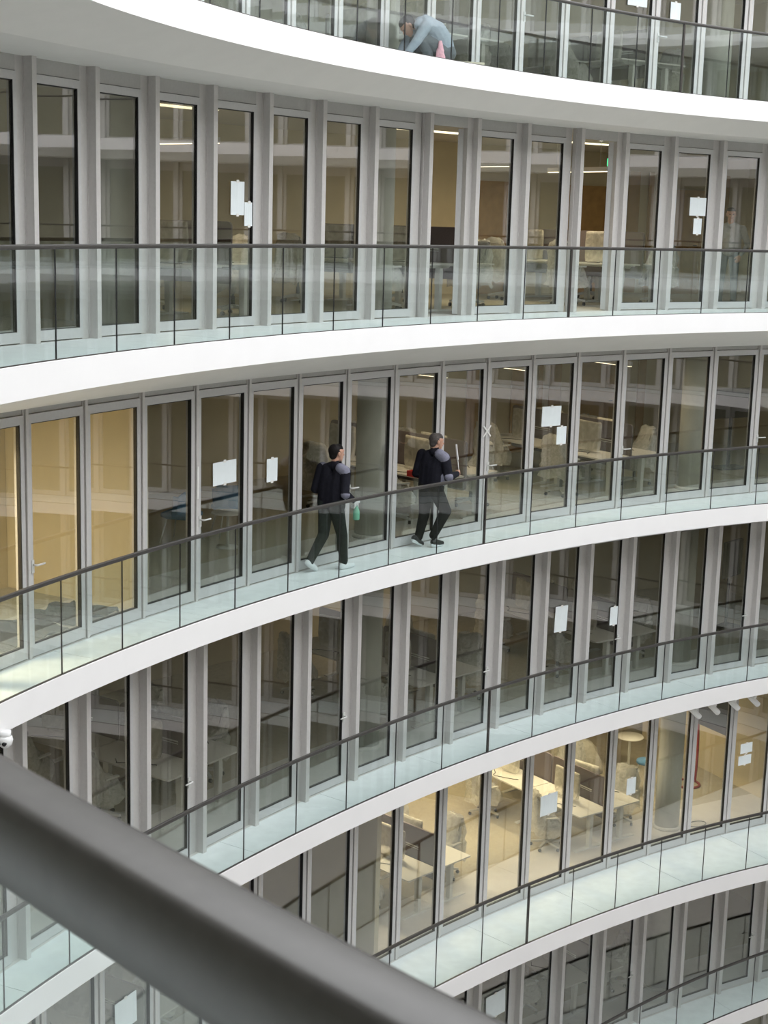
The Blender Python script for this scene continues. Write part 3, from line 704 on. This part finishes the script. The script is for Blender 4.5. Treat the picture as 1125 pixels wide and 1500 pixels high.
def lounge(k, dep, l, rot, label):
    c = empty('lounge_chair', frame_k(k, dep, Z(l), rot), label, 'chair')
    a = MB(); rg = []
    for z, s_ in ((.36, .8), (.39, 1), (.43, 1), (.45, .85)): rg.append([((x - .27) * s_, (y - .27) * s_, z) for x, y in rnd(.54, .54, .16, 5)])
    a.rings(rg); a.build('seat', 'blue', c)
    a = MB(); rg = []
    for i in range(7):
        t = i / 6; rg.append([(.2 * math.cos(q) * (1 + .25 * t) - .03 * t, .27 * math.sin(q) * (1 + .1 * t), .42 + .36 * t * (1 if abs(q) > 2 else .8)) for q in [math.pi * (.45 + 1.1 * j / 10) for j in range(11)]])
    for i in range(6):
        for j in range(10): a.quad(rg[i][j], rg[i][j + 1], rg[i + 1][j + 1], rg[i + 1][j])
    o = a.build('backrest', 'blue', c); md = o.modifiers.new('thickness', 'SOLIDIFY'); md.thickness = .03
    for sx in (-1, 1):
        for sy in (-1, 1):
            a = MB(); a.tube([(sx * .16, sy * .16, .37), (sx * .24, sy * .24, 0)], .012, 6); a.build('leg', 'deskm', c)
lounge(5.0, 2.45, 4, 110, 'blue upholstered lounge chair behind the small round side table')
lounge(5.75, 2.3, 4, 60, 'dim lounge chair behind the upright sheet, beside the round side table')
rb = MB(); rb.box(-.15, .15, -.2, .2, 0, .02); rb.box(-.15, -.13, -.2, .2, .02, .09); rb.box(.13, .15, -.2, .2, .02, .09); rb.box(-.13, .13, -.2, -.18, .02, .09); rb.box(-.13, .13, .18, .2, .02, .09)
tag(rb.build('tray', 'red', None, frame_k(8.3, 1.0, Z(4) + .73)), 'red open tray on the desk behind the man with a rod', 'tray')
# carpet rolls spread in the bright room
for i, (k, dep, w_, d_, rot, hh) in enumerate([(.45, .62, 1.1, .8, 4, .10), (1.5, .72, .8, .75, -4, .08)]):
    rr = random.Random(i + 3); a = MB(); n, m_ = 12, 8; rg = []
    g_ = [[(-w_ / 2 + w_ * x / n + rr.uniform(-.03, .03), -d_ / 2 + d_ * y / m_ + rr.uniform(-.03, .03), .012 + hh * (.5 + .5 * math.sin(x * 1.1 + i * 2 + y * .6)) * (1 if 0 < x < n else .3)) for y in range(m_ + 1)] for x in range(n + 1)]
    for x in range(n):
        for y in range(m_): a.quad(g_[x][y], g_[x + 1][y], g_[x + 1][y + 1], g_[x][y + 1])
    o = a.build('carpet_sheet', 'darkcarpet', None, frame_k(k, dep, Z(4), rot)); md = o.modifiers.new('thickness', 'SOLIDIFY'); md.thickness = .01
    tag(o, ['rumpled charcoal carpet sheet at the far side of the bright cream room floor', 'rumpled charcoal carpet sheet beside the partition of the bright cream room'][i], 'carpet')
def tv(l, k, dep, z, w_, h_, rot, label, stand=True):
    t = empty('wall_screen', frame_k(k, dep, Z(l), rot), label, 'screen')
    a = MB(); a.box(-w_ / 2, w_ / 2, -.03, .03, z, z + h_); a.build('bezel', 'black', t)
    a = MB(); a.box(-w_ / 2 + .012, w_ / 2 - .012, -.034, -.03, z + .012, z + h_ - .012); a.build('display', 'tv', t)
    if not stand:
        a = MB(); a.box(-.03, .03, .03, .07, z + h_ * .4, 2.9); a.build('ceiling_bracket', 'black', t)
    if stand:
        a = MB(); a.box(-.03, .03, .03, .07, 0, z + h_ * .6); a.box(-.35, .35, -.2, .25, 0, .03); a.build('stand', 'black', t)
tv(4, 16.15, 2.3, 1.02, 1.0, .6, 0, 'black flat screen on a stand behind glass past the men with papers')
tv(3, 16.3, 2.2, 1.1, .7, .75, 20, 'black flat screen on a stand on the floor below the walking men')
tv(2, 15.5, 1.45, 1.5, 1.25, .8, -90, 'large black screen hung from the ceiling near the round column, lit floor', False)
hs = MB(); pts = []
T = frame_k(15.85, 2.3, Z(2))
for i in range(40):
    t = i / 39
    if t < .5: pts.append(T @ Vector((.05 * math.sin(t * 5), 0, 1.5 - 3 * t * .985)))
    else:
        an = (t - .5) * 4 * math.pi; pts.append(T @ Vector((-.22 + .25 * math.cos(an), -.05 + .25 * math.sin(an), .024)))
hs.tube(pts, .026, 8); tag(hs.build('hose', 'hose'), 'dark red cable hose hanging under the large black screen and coiled on floor', 'hose')
cl = MB(); T = frame_k(14.55, .55, Z(2)); cl.tube([T @ Vector((.2 * math.cos(2 * math.pi * i / 24), .12 * math.sin(2 * math.pi * i / 24), .01)) for i in range(25)], .008, 6)
tag(cl.build('cable_loop', 'dark'), 'thin dark cable loop lying on stone floor beside the round column', 'cable')
st = empty('stool', frame_k(14.75, 2.35, Z(2)), 'stool with blue seat and pale legs behind the round column', 'stool')
a = MB(); a.lathe([(0, .62), (.19, .62), (.2, .64), (.19, .68), (0, .69)], 20); a.build('seat', 'blue', st)
for sx in (-1, 1):
    for sy in (-1, 1):
        a = MB(); a.tube([(sx * .1, sy * .1, .62), (sx * .18, sy * .18, 0)], .014, 6); a.build('leg', 'deskm', st)
t2 = empty('side_table', frame_k(15.2, 3.5, Z(2)), 'round cream table deep inside the lit office behind wrapped furniture', 'table')
a = MB(); a.lathe([(0, .72), (.28, .72), (.29, .735), (.28, .75), (0, .752)], 28); a.build('table_top', 'desk', t2)
a = MB(); a.lathe([(.03, .01), (.03, .72)], 12); a.build('stem', 'deskm', t2); a = MB(); a.lathe([(0, 0), (.25, 0), (.25, .01), (.03, .02), (0, .02)], 24); a.build('base', 'deskm', t2)
lump('wrapped_sofa', frame_k(14.25, 3.9, Z(2)), .6, .45, .8, 'film2', 'bulky seat wrapped in clear sheeting in front of the round cream table', 'wrapped seat', 3)

# track spotlights under the slab above the lit floor, security camera under the walkway of the two men
for i, k in enumerate((13.35, 13.8, 14.28, 14.76)):
    th = th_of(k); z_ = Z(3) - .46
    o = empty('spotlight', frame_k(k, -.46, z_), 'white cylinder spotlight under the slab edge above the lit offices', 'spotlight', 'spotlights under the slab edge')
    a = MB(); a.box(-.03, .03, -.03, .03, -.02, .13); a.build('bracket', 'white', o)
    T = Matrix.Translation((0, 0, -.07)) @ Matrix.Rotation(R_(52), 4, Vector((.3, 1, 0)))
    T = Matrix.Translation((0, 0, -.07)) @ Matrix.Rotation(R_(-46), 4, 'Y') @ Matrix.Rotation(R_(-12), 4, 'X')
    a = MB(); a.lathe([(0, -.13), (.045, -.13), (.052, -.12), (.052, .12), (.046, .13), (.0, .125)], 20, T=T); a.build('housing', 'white', o)
    a = MB(); a.lathe([(0, -.134), (.04, -.134), (.04, -.128), (0, -.128)], 20, T=T); a.build('lens', 'lensm', o)
sc_ = empty('security_camera', Matrix.Translation((-3.62, 13.9, Z(4) - .36)) @ Matrix.Rotation(R_(165), 4, 'Z'), 'white twin-lens security camera under the slab edge', 'camera')
a = MB(); a.lathe([(0, .09), (.06, .09), (.06, .04), (.05, .03), (0, .03)], 20); a.build('mount', 'white', sc_)
a = MB(); a.lathe([(0, -.085), (.03, -.08), (.065, -.05), (.08, 0), (.07, .03), (.05, .05), (0, .055)], 24); a.build('dome', 'white', sc_)
for x in (-.03, .03):
    T = Matrix.Translation((x, .068, -.02)) @ Matrix.Rotation(R_(-100), 4, 'X')
    a = MB(); a.lathe([(0, -.012), (.021, -.012), (.021, .012), (0, .014)], 16, T=T); a.build('lens', 'lensm', sc_)

# ------------------------------------------------------------------ people: capsules fused into one skin
def ico_pts(c, r, n=12):
    return None
def cap_mesh(caps, vox, smooth_it, name, mats, tagidx):
    mb = MB()
    for a_, ra, b_, rb, tg in caps:
        a_, b_ = Vector(a_), Vector(b_); d = b_ - a_; L = d.length; d = d.normalized() if L > 1e-6 else Vector((0, 0, 1)); u = d.orthogonal().normalized(); v = d.cross(u)
        rg = []; n = 14
        for i in range(5):
            t = math.pi / 2 * (i / 5); rg.append([(a_ - d * ra * math.cos(t)) + (u * math.cos(2 * math.pi * j / n) + v * math.sin(2 * math.pi * j / n)) * max(ra * math.sin(t), .0005) for j in range(n)])
        for i in range(6):
            t = math.pi / 2 * (i / 5); rg.append([(b_ + d * rb * math.sin(t)) + (u * math.cos(2 * math.pi * j / n) + v * math.sin(2 * math.pi * j / n)) * max(rb * math.cos(t), .0005) for j in range(n)])
        rg.insert(5, [a_ + (u * math.cos(2 * math.pi * j / n) + v * math.sin(2 * math.pi * j / n)) * ra for j in range(n)])
        mb.rings(rg)
    me = mb.mesh(name + '_rough', mats[0]); o = bpy.data.objects.new(name + '_tmp', me); col.objects.link(o)
    rm = o.modifiers.new('r', 'REMESH'); rm.mode = 'VOXEL'; rm.voxel_size = vox; rm.use_smooth_shade = True
    if smooth_it: s_ = o.modifiers.new('s', 'SMOOTH'); s_.factor = .5; s_.iterations = smooth_it
    dg = bpy.context.evaluated_depsgraph_get(); dg.update()
    out = bpy.data.meshes.new_from_object(o.evaluated_get(dg)); out.name = name
    bpy.data.objects.remove(o); bpy.data.meshes.remove(me)
    out.materials.clear()
    for q in mats: out.materials.append(M[q])
    C2 = [(Vector(a_), ra, Vector(b_) - Vector(a_), rb, tagidx[tg]) for a_, ra, b_, rb, tg in caps]
    idx = []
    for pl in out.polygons:
        c = pl.center; best = 1e9; bi = 0
        for a_, ra, d, rb, ti in C2:
            dd = d.dot(d); t = 0 if dd < 1e-9 else max(0, min(1, (c - a_).dot(d) / dd))
            s_ = (c - a_ - d * t).length - (ra + (rb - ra) * t)
            if s_ < best: best = s_; bi = ti
        idx.append(bi)
    out.polygons.foreach_set('material_index', idx); out.polygons.foreach_set('use_smooth', [True] * len(idx)); out.update()
    return out
def hand(caps, wrist, d, up, side, tg, curl=.6, s=1.):
    """palm, four fingers and a thumb; d points from wrist to knuckles, up is the back of the hand, side +1 puts the thumb on the left of d"""
    d = Vector(d).normalized(); up = Vector(up); up = (up - d * up.dot(d)).normalized(); x = d.cross(up) * side; w_ = Vector(wrist)
    for i in range(4):
        o = x * (-.03 + .02 * i) * s; k0 = w_ + d * .015 + o * .6; k1 = w_ + d * (.085 - .006 * abs(i - 1.5)) * s + o
        caps.append((k0, .017 * s, k1, .013 * s, tg))
        Lf = (.032, .04, .043, .036)[3 - i] * s; a1 = curl; a2 = curl * 2.1
        m1 = k1 + (d * math.cos(a1) - up * math.sin(a1)) * Lf; m2 = m1 + (d * math.cos(a2) - up * math.sin(a2)) * Lf * .8
        caps.append((k1, .011 * s, m1, .0095 * s, tg)); caps.append((m1, .0095 * s, m2, .008 * s, tg))
    b0 = w_ + d * .03 * s + x * .032 * s; b1 = b0 + (d * .7 + x * .6 - up * .35).normalized() * .04 * s; b2 = b1 + (d * .9 - up * .5 + x * .1).normalized() * .03 * s
    caps.append((b0, .015 * s, b1, .012 * s, tg)); caps.append((b1, .012 * s, b2, .009 * s, tg))
def head(caps, c, fwd, up, s=1., skin='skin', face=True):
    f = Vector(fwd).normalized(); u = Vector(up); u = (u - f * u.dot(f)).normalized(); r = f.cross(u); c = Vector(c)
    P = lambda a, b, e: c + (r * a + f * b + u * e) * s
    caps += [(P(0, -.02, .03), .083 * s, P(0, .015, .03), .080 * s, skin), (P(0, .03, -.02), .066 * s, P(0, .045, -.065), .047 * s, skin),
             (P(0, .06, -.085), .03 * s, P(0, .06, -.088), .03 * s, skin),
             (P(0, .088, .01), .010 * s, P(0, .108, -.022), .014 * s, skin), (P(-.03, .088, .035), .012 * s, P(.03, .088, .035), .012 * s, skin)]
    for e in (-1, 1):
        caps.append((P(e * .080, -.008, .012), .016 * s, P(e * .078, -.004, -.02), .012 * s, skin))
        if face: caps.append((P(e * .03, .084, .012), .0095 * s, P(e * .032, .084, .012), .0095 * s, 'eye'))
    if face: caps.append((P(-.02, .093, -.05), .007 * s, P(.02, .093, -.05), .007 * s, 'lips'))
def hair_caps(c, fwd, up, s=1., th=.012):
    f = Vector(fwd).normalized(); u = Vector(up); u = (u - f * u.dot(f)).normalized(); r = f.cross(u); c = Vector(c)
    P = lambda a, b, e: c + (r * a + f * b + u * e) * s
    return [(P(0, -.03, .04), (.083 + th) * s, P(0, .015, .055), (.066 + th) * s, 'hair'), (P(0, -.045, .01), (.066 + th) * s, P(0, -.05, -.03), (.05 + th) * s, 'hair'),
            (P(-.04, .03, .085), .03 * s, P(.04, .03, .085), .03 * s, 'hair'), (P(-.066, -.01, .03), .022 * s, P(-.068, .015, .02), .012 * s, 'hair'), (P(.066, -.01, .03), .022 * s, P(.068, .015, .02), .012 * s, 'hair')]
T_OF = {}
def make_person(T, caps, mats, hair, hairm, label, vox=.0075):
    tags = {t: i for i, t in enumerate(mats)}
    me = cap_mesh(caps, vox, 3, 'body', [mats[t] for t in mats], tags)
    o = put('person', me, None, T); tag(o, label, 'person'); T_OF[o] = T
    if hair: put('hair', cap_mesh(hair, .007, 2, 'hair', [hairm], {'hair': 0}), o)
    return o
def shoe(caps, heel, toe, tg, r=.036):
    heel, toe = Vector(heel), Vector(toe); caps.append((heel, r, heel * .45 + toe * .55, r * .98, tg)); caps.append((heel * .45 + toe * .55, r * .98, toe, r * .72, tg))
def torso(caps, pel, chest, neck, hw, sw, tg, leg, depth=1.):
    pel, chest, neck = Vector(pel), Vector(chest), Vector(neck)
    for e in (-1, 1):
        caps.append((pel + Vector((e * hw * .55, 0, -.02)), .105 * depth, pel + Vector((e * hw * .55, 0, .05)), .105 * depth, leg))
        caps.append((pel + Vector((e * hw * .5, 0, .07)), .11 * depth, chest + Vector((e * sw * .42, .0, -.02)), .118 * depth, tg))
        caps.append((chest + Vector((e * sw * .42, 0, -.02)), .118 * depth, neck + Vector((e * sw * .5, -.005, -.09)), .085 * depth, tg))
        caps.append((neck + Vector((e * .03, -.005, -.02)), .055, neck + Vector((e * sw * .82, -.005, -.085)), .062 * depth, tg))
    caps.append((pel + Vector((0, 0, .05)), .11 * depth, chest, .12 * depth, tg))
def limb(caps, a, ra, b, rb, c, rc, tg):
    caps.append((a, ra, b, rb, tg)); caps.append((b, rb * 1.02, c, rc, tg))

# --- first walking man (black jacket, cloth and bottle)
def floor_T(x, y, l, facing_deg):
    T = Matrix.Rotation(R_(facing_deg - 90), 4, 'Z'); T.translation = Vector((x, y, Z(l))); return T
c = []
torso(c, (0, .0, .93), (0, .03, 1.22), (0, .05, 1.46), .19, .205, 'jacket', 'leg', 1.06)
c += [((-.10, 0, .93), .105, (.10, 0, .93), .105, 'jacket'), ((-.085, .01, 1.0), .118, (.085, .01, 1.0), .118, 'jacket')]
c.append(((0, .04, 1.43), .058, (.005, .06, 1.50), .052, 'jacket')); c.append(((0, .05, 1.47), .05, (.01, .065, 1.55), .05, 'skin'))
head(c, (.015, .075, 1.605), (.45, 1, -.05), (0, .1, 1), 1., 'skin', True)
limb(c, (-.09, 0, .86), .108, (-.085, -.05, .49), .076, (-.085, -.33, .17), .058, 'leg')
limb(c, (.09, 0, .86), .108, (.10, .12, .49), .076, (.10, .17, .12), .06, 'leg')
shoe(c, (-.085, -.37, .15), (-.09, -.19, .034), 'shoe', .046); shoe(c, (.10, .13, .048), (.115, .36, .034), 'shoe', .046)
limb(c, (-.21, .03, 1.385), .070, (-.245, -.05, 1.10), .06, (-.17, .14, 1.04), .04, 'jacket')
limb(c, (.21, .03, 1.385), .070, (.27, -.05, 1.10), .06, (.24, .17, .98), .04, 'jacket')
c.append(((.14, .005, 1.425), .068, (.21, .02, 1.385), .0725, 'patch'))
c.append(((-.20, .05, 1.40), .066, (-.21, .05, 1.395), .068, 'patch'))
c.append(((.272, -.052, 1.09), .0615, (.270, -.04, 1.085), .0615, 'patch'))
c.append(((.195, .03, 1.10), .04, (.185, .03, 1.03), .04, 'patch'))
hand(c, (-.16, .14, 1.02), (.4, 1, -.1), (0, .1, 1), -1, 'skin', .7); hand(c, (.24, .18, .975), (-.05, .6, -.9), (.7, .5, .4), 1, 'glove', .8)
man1 = make_person(floor_T(-.715, 19.97, 4, th_of(0) * 0 + (K0 - DK * 4.9) - 90 + 0), c, dict(jacket='navy', leg='trous', skin='skin', shoe='shoe', patch='patch', glove='glove', eye='eye', lips='lips'),
            hair_caps((.015, .075, 1.605), (.45, 1, -.05), (0, .1, 1), 1.0, .008), 'hairb', 'man in black jacket with grey shoulders walking, white shoes, holding a green bottle')
bo = empty('spray_bottle', T_OF[man1] @ Matrix.Translation((.25, .235, .70)), 'green plastic spray bottle hanging from the walking man\'s hand', 'bottle')
a = MB(); a.lathe([(0, 0), (.04, .0), (.046, .012), (.046, .11), (.03, .16), (.014, .185), (.014, .21), (0, .21)], 18); a.build('bottle_body', 'green', bo)
a = MB(); a.lathe([(0, .20), (.018, .20), (.018, .235), (0, .235)], 14); a.box(-.012, .012, -.03, .06, .23, .26); a.box(-.006, .006, .035, .045, .17, .23); a.build('spray_head', 'white', bo)

# --- second walking man (rod in hand)
c = []
torso(c, (0, .0, .92), (0, .03, 1.20), (0, .05, 1.42), .18, .20, 'jacket', 'leg', 1.12)
c.append(((0, .04, 1.40), .066, (.005, .06, 1.46), .058, 'jacket')); c.append(((0, .05, 1.44), .055, (.01, .065, 1.51), .054, 'skin'))
head(c, (.015, .075, 1.555), (.55, 1, -.12), (0, .1, 1), 1., 'skin', True)
c += [((-.11, 0, .91), .112, (.11, 0, .91), .112, 'jacket'), ((-.09, .02, 1.0), .128, (.09, .02, 1.0), .128, 'jacket')]
limb(c, (-.095, 0, .84), .112, (-.09, -.03, .48), .08, (-.09, -.14, .15), .062, 'leg')
limb(c, (.095, 0, .84), .116, (.11, .22, .52), .085, (.10, -.03, .19), .064, 'leg')
shoe(c, (-.09, -.24, .145), (-.09, -.06, .036), 'shoeb', .045); c.append(((-.09, -.255, .115), .036, (-.09, -.08, .026), .028, 'shoe')); shoe(c, (.10, -.03, .085), (.11, .16, .048), 'shoeb', .046); c.append(((.10, -.04, .045), .036, (.11, .14, .028), .03, 'shoe'))
limb(c, (-.22, .03, 1.35), .078, (-.27, -.03, 1.06), .064, (-.15, .16, 1.0), .04, 'jacket')
limb(c, (.22, .03, 1.35), .078, (.30, .03, 1.07), .066, (.26, .27, 1.09), .042, 'jacket')
c.append(((.14, .0, 1.395), .075, (.225, .01, 1.35), .0795, 'patch'))
c.append(((.305, .022, 1.08), .0665, (.303, .03, 1.07), .0665, 'patch')); c.append(((.20, .03, 1.06), .065, (.19, .03, .99), .065, 'patch'))
hand(c, (-.14, .18, 1.0), (.4, 1, -.1), (0, .1, 1), -1, 'skin', .7); hand(c, (.258, .285, 1.095), (-.35, 1, .05), (.9, .4, .1), 1, 'skin', .95)
man2 = make_person(floor_T(.68, 21.68, 4, (K0 - DK * 7.3) - 90), c, dict(jacket='navy', leg='trous2', skin='skin', shoe='shoe', shoeb='shoeb', patch='patch', eye='eye', lips='lips'),
            hair_caps((.015, .075, 1.555), (.55, 1, -.12), (0, .1, 1), 1.0, .009), 'hairg', 'grey-haired man in black jacket with grey patches walking with an upright rod in hand')
ro = empty('measuring_rod', T_OF[man2] @ Matrix.Translation((.245, .35, 1.03)) @ Matrix.Rotation(R_(-7), 4, 'Y') @ Matrix.Rotation(R_(4), 4, 'X'), 'thin white-tipped rod held upright by the grey-haired walking man', 'rod')
a = MB(); a.tube([(0, 0, 0), (0, 0, .27)], .006, 8); a.build('shaft', 'chairw', ro); a = MB(); a.box(-.012, .012, -.006, .006, .26, .49); a.build('blade', 'white', ro)

# --- man standing inside behind the glass
c = []
torso(c, (0, .0, .95), (0, .04, 1.24), (0, .03, 1.47), .18, .205, 'shirt', 'leg', 1.1)
c.append(((0, .10, 1.02), .12, (0, .10, 1.14), .12, 'shirt'))
c.append(((0, .02, 1.44), .06, (0, .03, 1.49), .056, 'shirt')); c.append(((0, .03, 1.48), .055, (0, .045, 1.56), .054, 'skin'))
head(c, (0, .055, 1.63), (-.25, 1, -.1), (0, .05, 1), 1.02, 'skin', True)
limb(c, (-.1, 0, .93), .105, (-.12, .03, .5), .07, (-.13, -.02, .1), .05, 'leg'); limb(c, (.1, 0, .93), .105, (.11, .03, .5), .07, (.12, -.02, .1), .05, 'leg')
shoe(c, (-.13, -.05, .04), (-.16, .17, .03), 'shoe'); shoe(c, (.12, -.05, .04), (.15, .17, .03), 'shoe')
limb(c, (-.22, .02, 1.38), .068, (-.32, -.05, 1.10), .052, (-.22, .10, .93), .036, 'shirt'); limb(c, (.22, .02, 1.38), .068, (.31, -.07, 1.10), .052, (.24, .09, .93), .036, 'shirt')
hand(c, (-.21, .115, .91), (.3, .4, -1), (-.7, .7, .2), 1, 'skin', .6); hand(c, (.23, .105, .91), (-.3, .4, -1), (.7, .7, .2), -1, 'skin', .6)
q3 = wpt(14.42, .62)
man3 = make_person(floor_T(q3.x, q3.y, 5, 250), c, dict(shirt='shirt', leg='jeans', skin='skin', shoe='shoeb', eye='eye', lips='lips'),
            hair_caps((0, .055, 1.63), (-.25, 1, -.1), (0, .05, 1), 1.0, .008), 'hairb', 'man in grey shirt and dark jeans standing inside behind the glass')

# --- crouching man on the top walkway
c = []
SP = [Vector(q) for q in ((0, 0, .21), (0, .04, .34), (0, .13, .46), (0, .26, .53), (0, .35, .525))]
for i in range(4):
    for e in (-1, 1): c.append((SP[i] + Vector((e * .06, 0, 0)), (.135, .14, .135, .12)[i], SP[i + 1] + Vector((e * (.06 + .015 * i), 0, 0)), (.14, .135, .12, .085)[i], 'hood'))
c.append(((-.15, .28, .53), .085, (.15, .28, .53), .085, 'hood')); c.append(((-.05, .27, .61), .055, (.05, .27, .61), .055, 'hood')); c.append(((-.04, .33, .58), .06, (.04, .33, .58), .06, 'hood'))
c.append(((0, .36, .53), .055, (0, .43, .53), .052, 'skin'))
head(c, (0, .485, .515), (0, .62, -.78), (0, .78, .62), 1.02, 'skin', True)
for e in (-1, 1):
    c.append(((e * .09, -.02, .2), .12, (e * .09, .03, .2), .12, 'leg'))
    limb(c, (e * .1, .02, .2), .11, (e * .17, .36, .36), .075, (e * .16, .22, .10), .055, 'leg')
    shoe(c, (e * .16, .16, .05), (e * .18, .40, .036), 'shoe', .042)
limb(c, (-.18, .29, .52), .078, (-.23, .44, .30), .06, (-.20, .58, .12), .042, 'hood'); limb(c, (.18, .29, .52), .078, (.20, .46, .32), .06, (.10, .58, .14), .042, 'hood')
hand(c, (-.20, .595, .105), (0, .7, -.7), (-.6, .5, .5), -1, 'skin', .4); hand(c, (.10, .595, .125), (-.1, .7, -.7), (.6, .5, .5), 1, 'skin', .4)
q4 = wpt(6.75, -.58)
man4 = make_person(floor_T(q4.x, q4.y, 6, 196) @ Matrix.Scale(1.05, 4), c, dict(hood='hoodie', leg='gtrous', skin='skin2', shoe='shoeb', eye='eye', lips='lips'),
            hair_caps((0, .485, .515), (0, .62, -.78), (0, .78, .62), 1.0, .008), 'hairb', 'man in grey hoodie crouching and bending down behind the glass railing')
bd = empty('dolly_board', T_OF[man4] @ Matrix.Translation((.0, -.12, 0)), 'low plywood board on casters under the crouching man', 'dolly')
a = MB(); a.box(-.2, .2, -.38, .28, .075, .1); a.build('board', 'ply', bd)
for x in (-.15, .15):
    for y in (-.3, .22):
        a = MB(); T = Matrix.Translation((x, y, .036)) @ Matrix.Rotation(R_(90), 4, 'Y'); a.lathe([(0, -.015), (.036, -.015), (.036, .015), (0, .015)], 14, T=T); a.box(x - .02, x + .02, y - .02, y + .02, .036, .076); a.build('caster', 'white', bd)
a = MB(); rr = random.Random(2); rg = []
for i in range(8):
    t = i / 7; n = 14; rg.append([((.02 + .045 * t) * math.cos(2 * math.pi * j / n) * rr.uniform(.7, 1.25), (.02 + .055 * t) * math.sin(2 * math.pi * j / n) * rr.uniform(.7, 1.25), .3 - .27 * t) for j in range(n)])
a.rings(rg); tag(a.build('cleaning_cloth', 'pink', None, T_OF[man4] @ Matrix.Translation((-.24, .12, .03))), 'pink cleaning cloth hanging at the side of the crouching man', 'cloth')
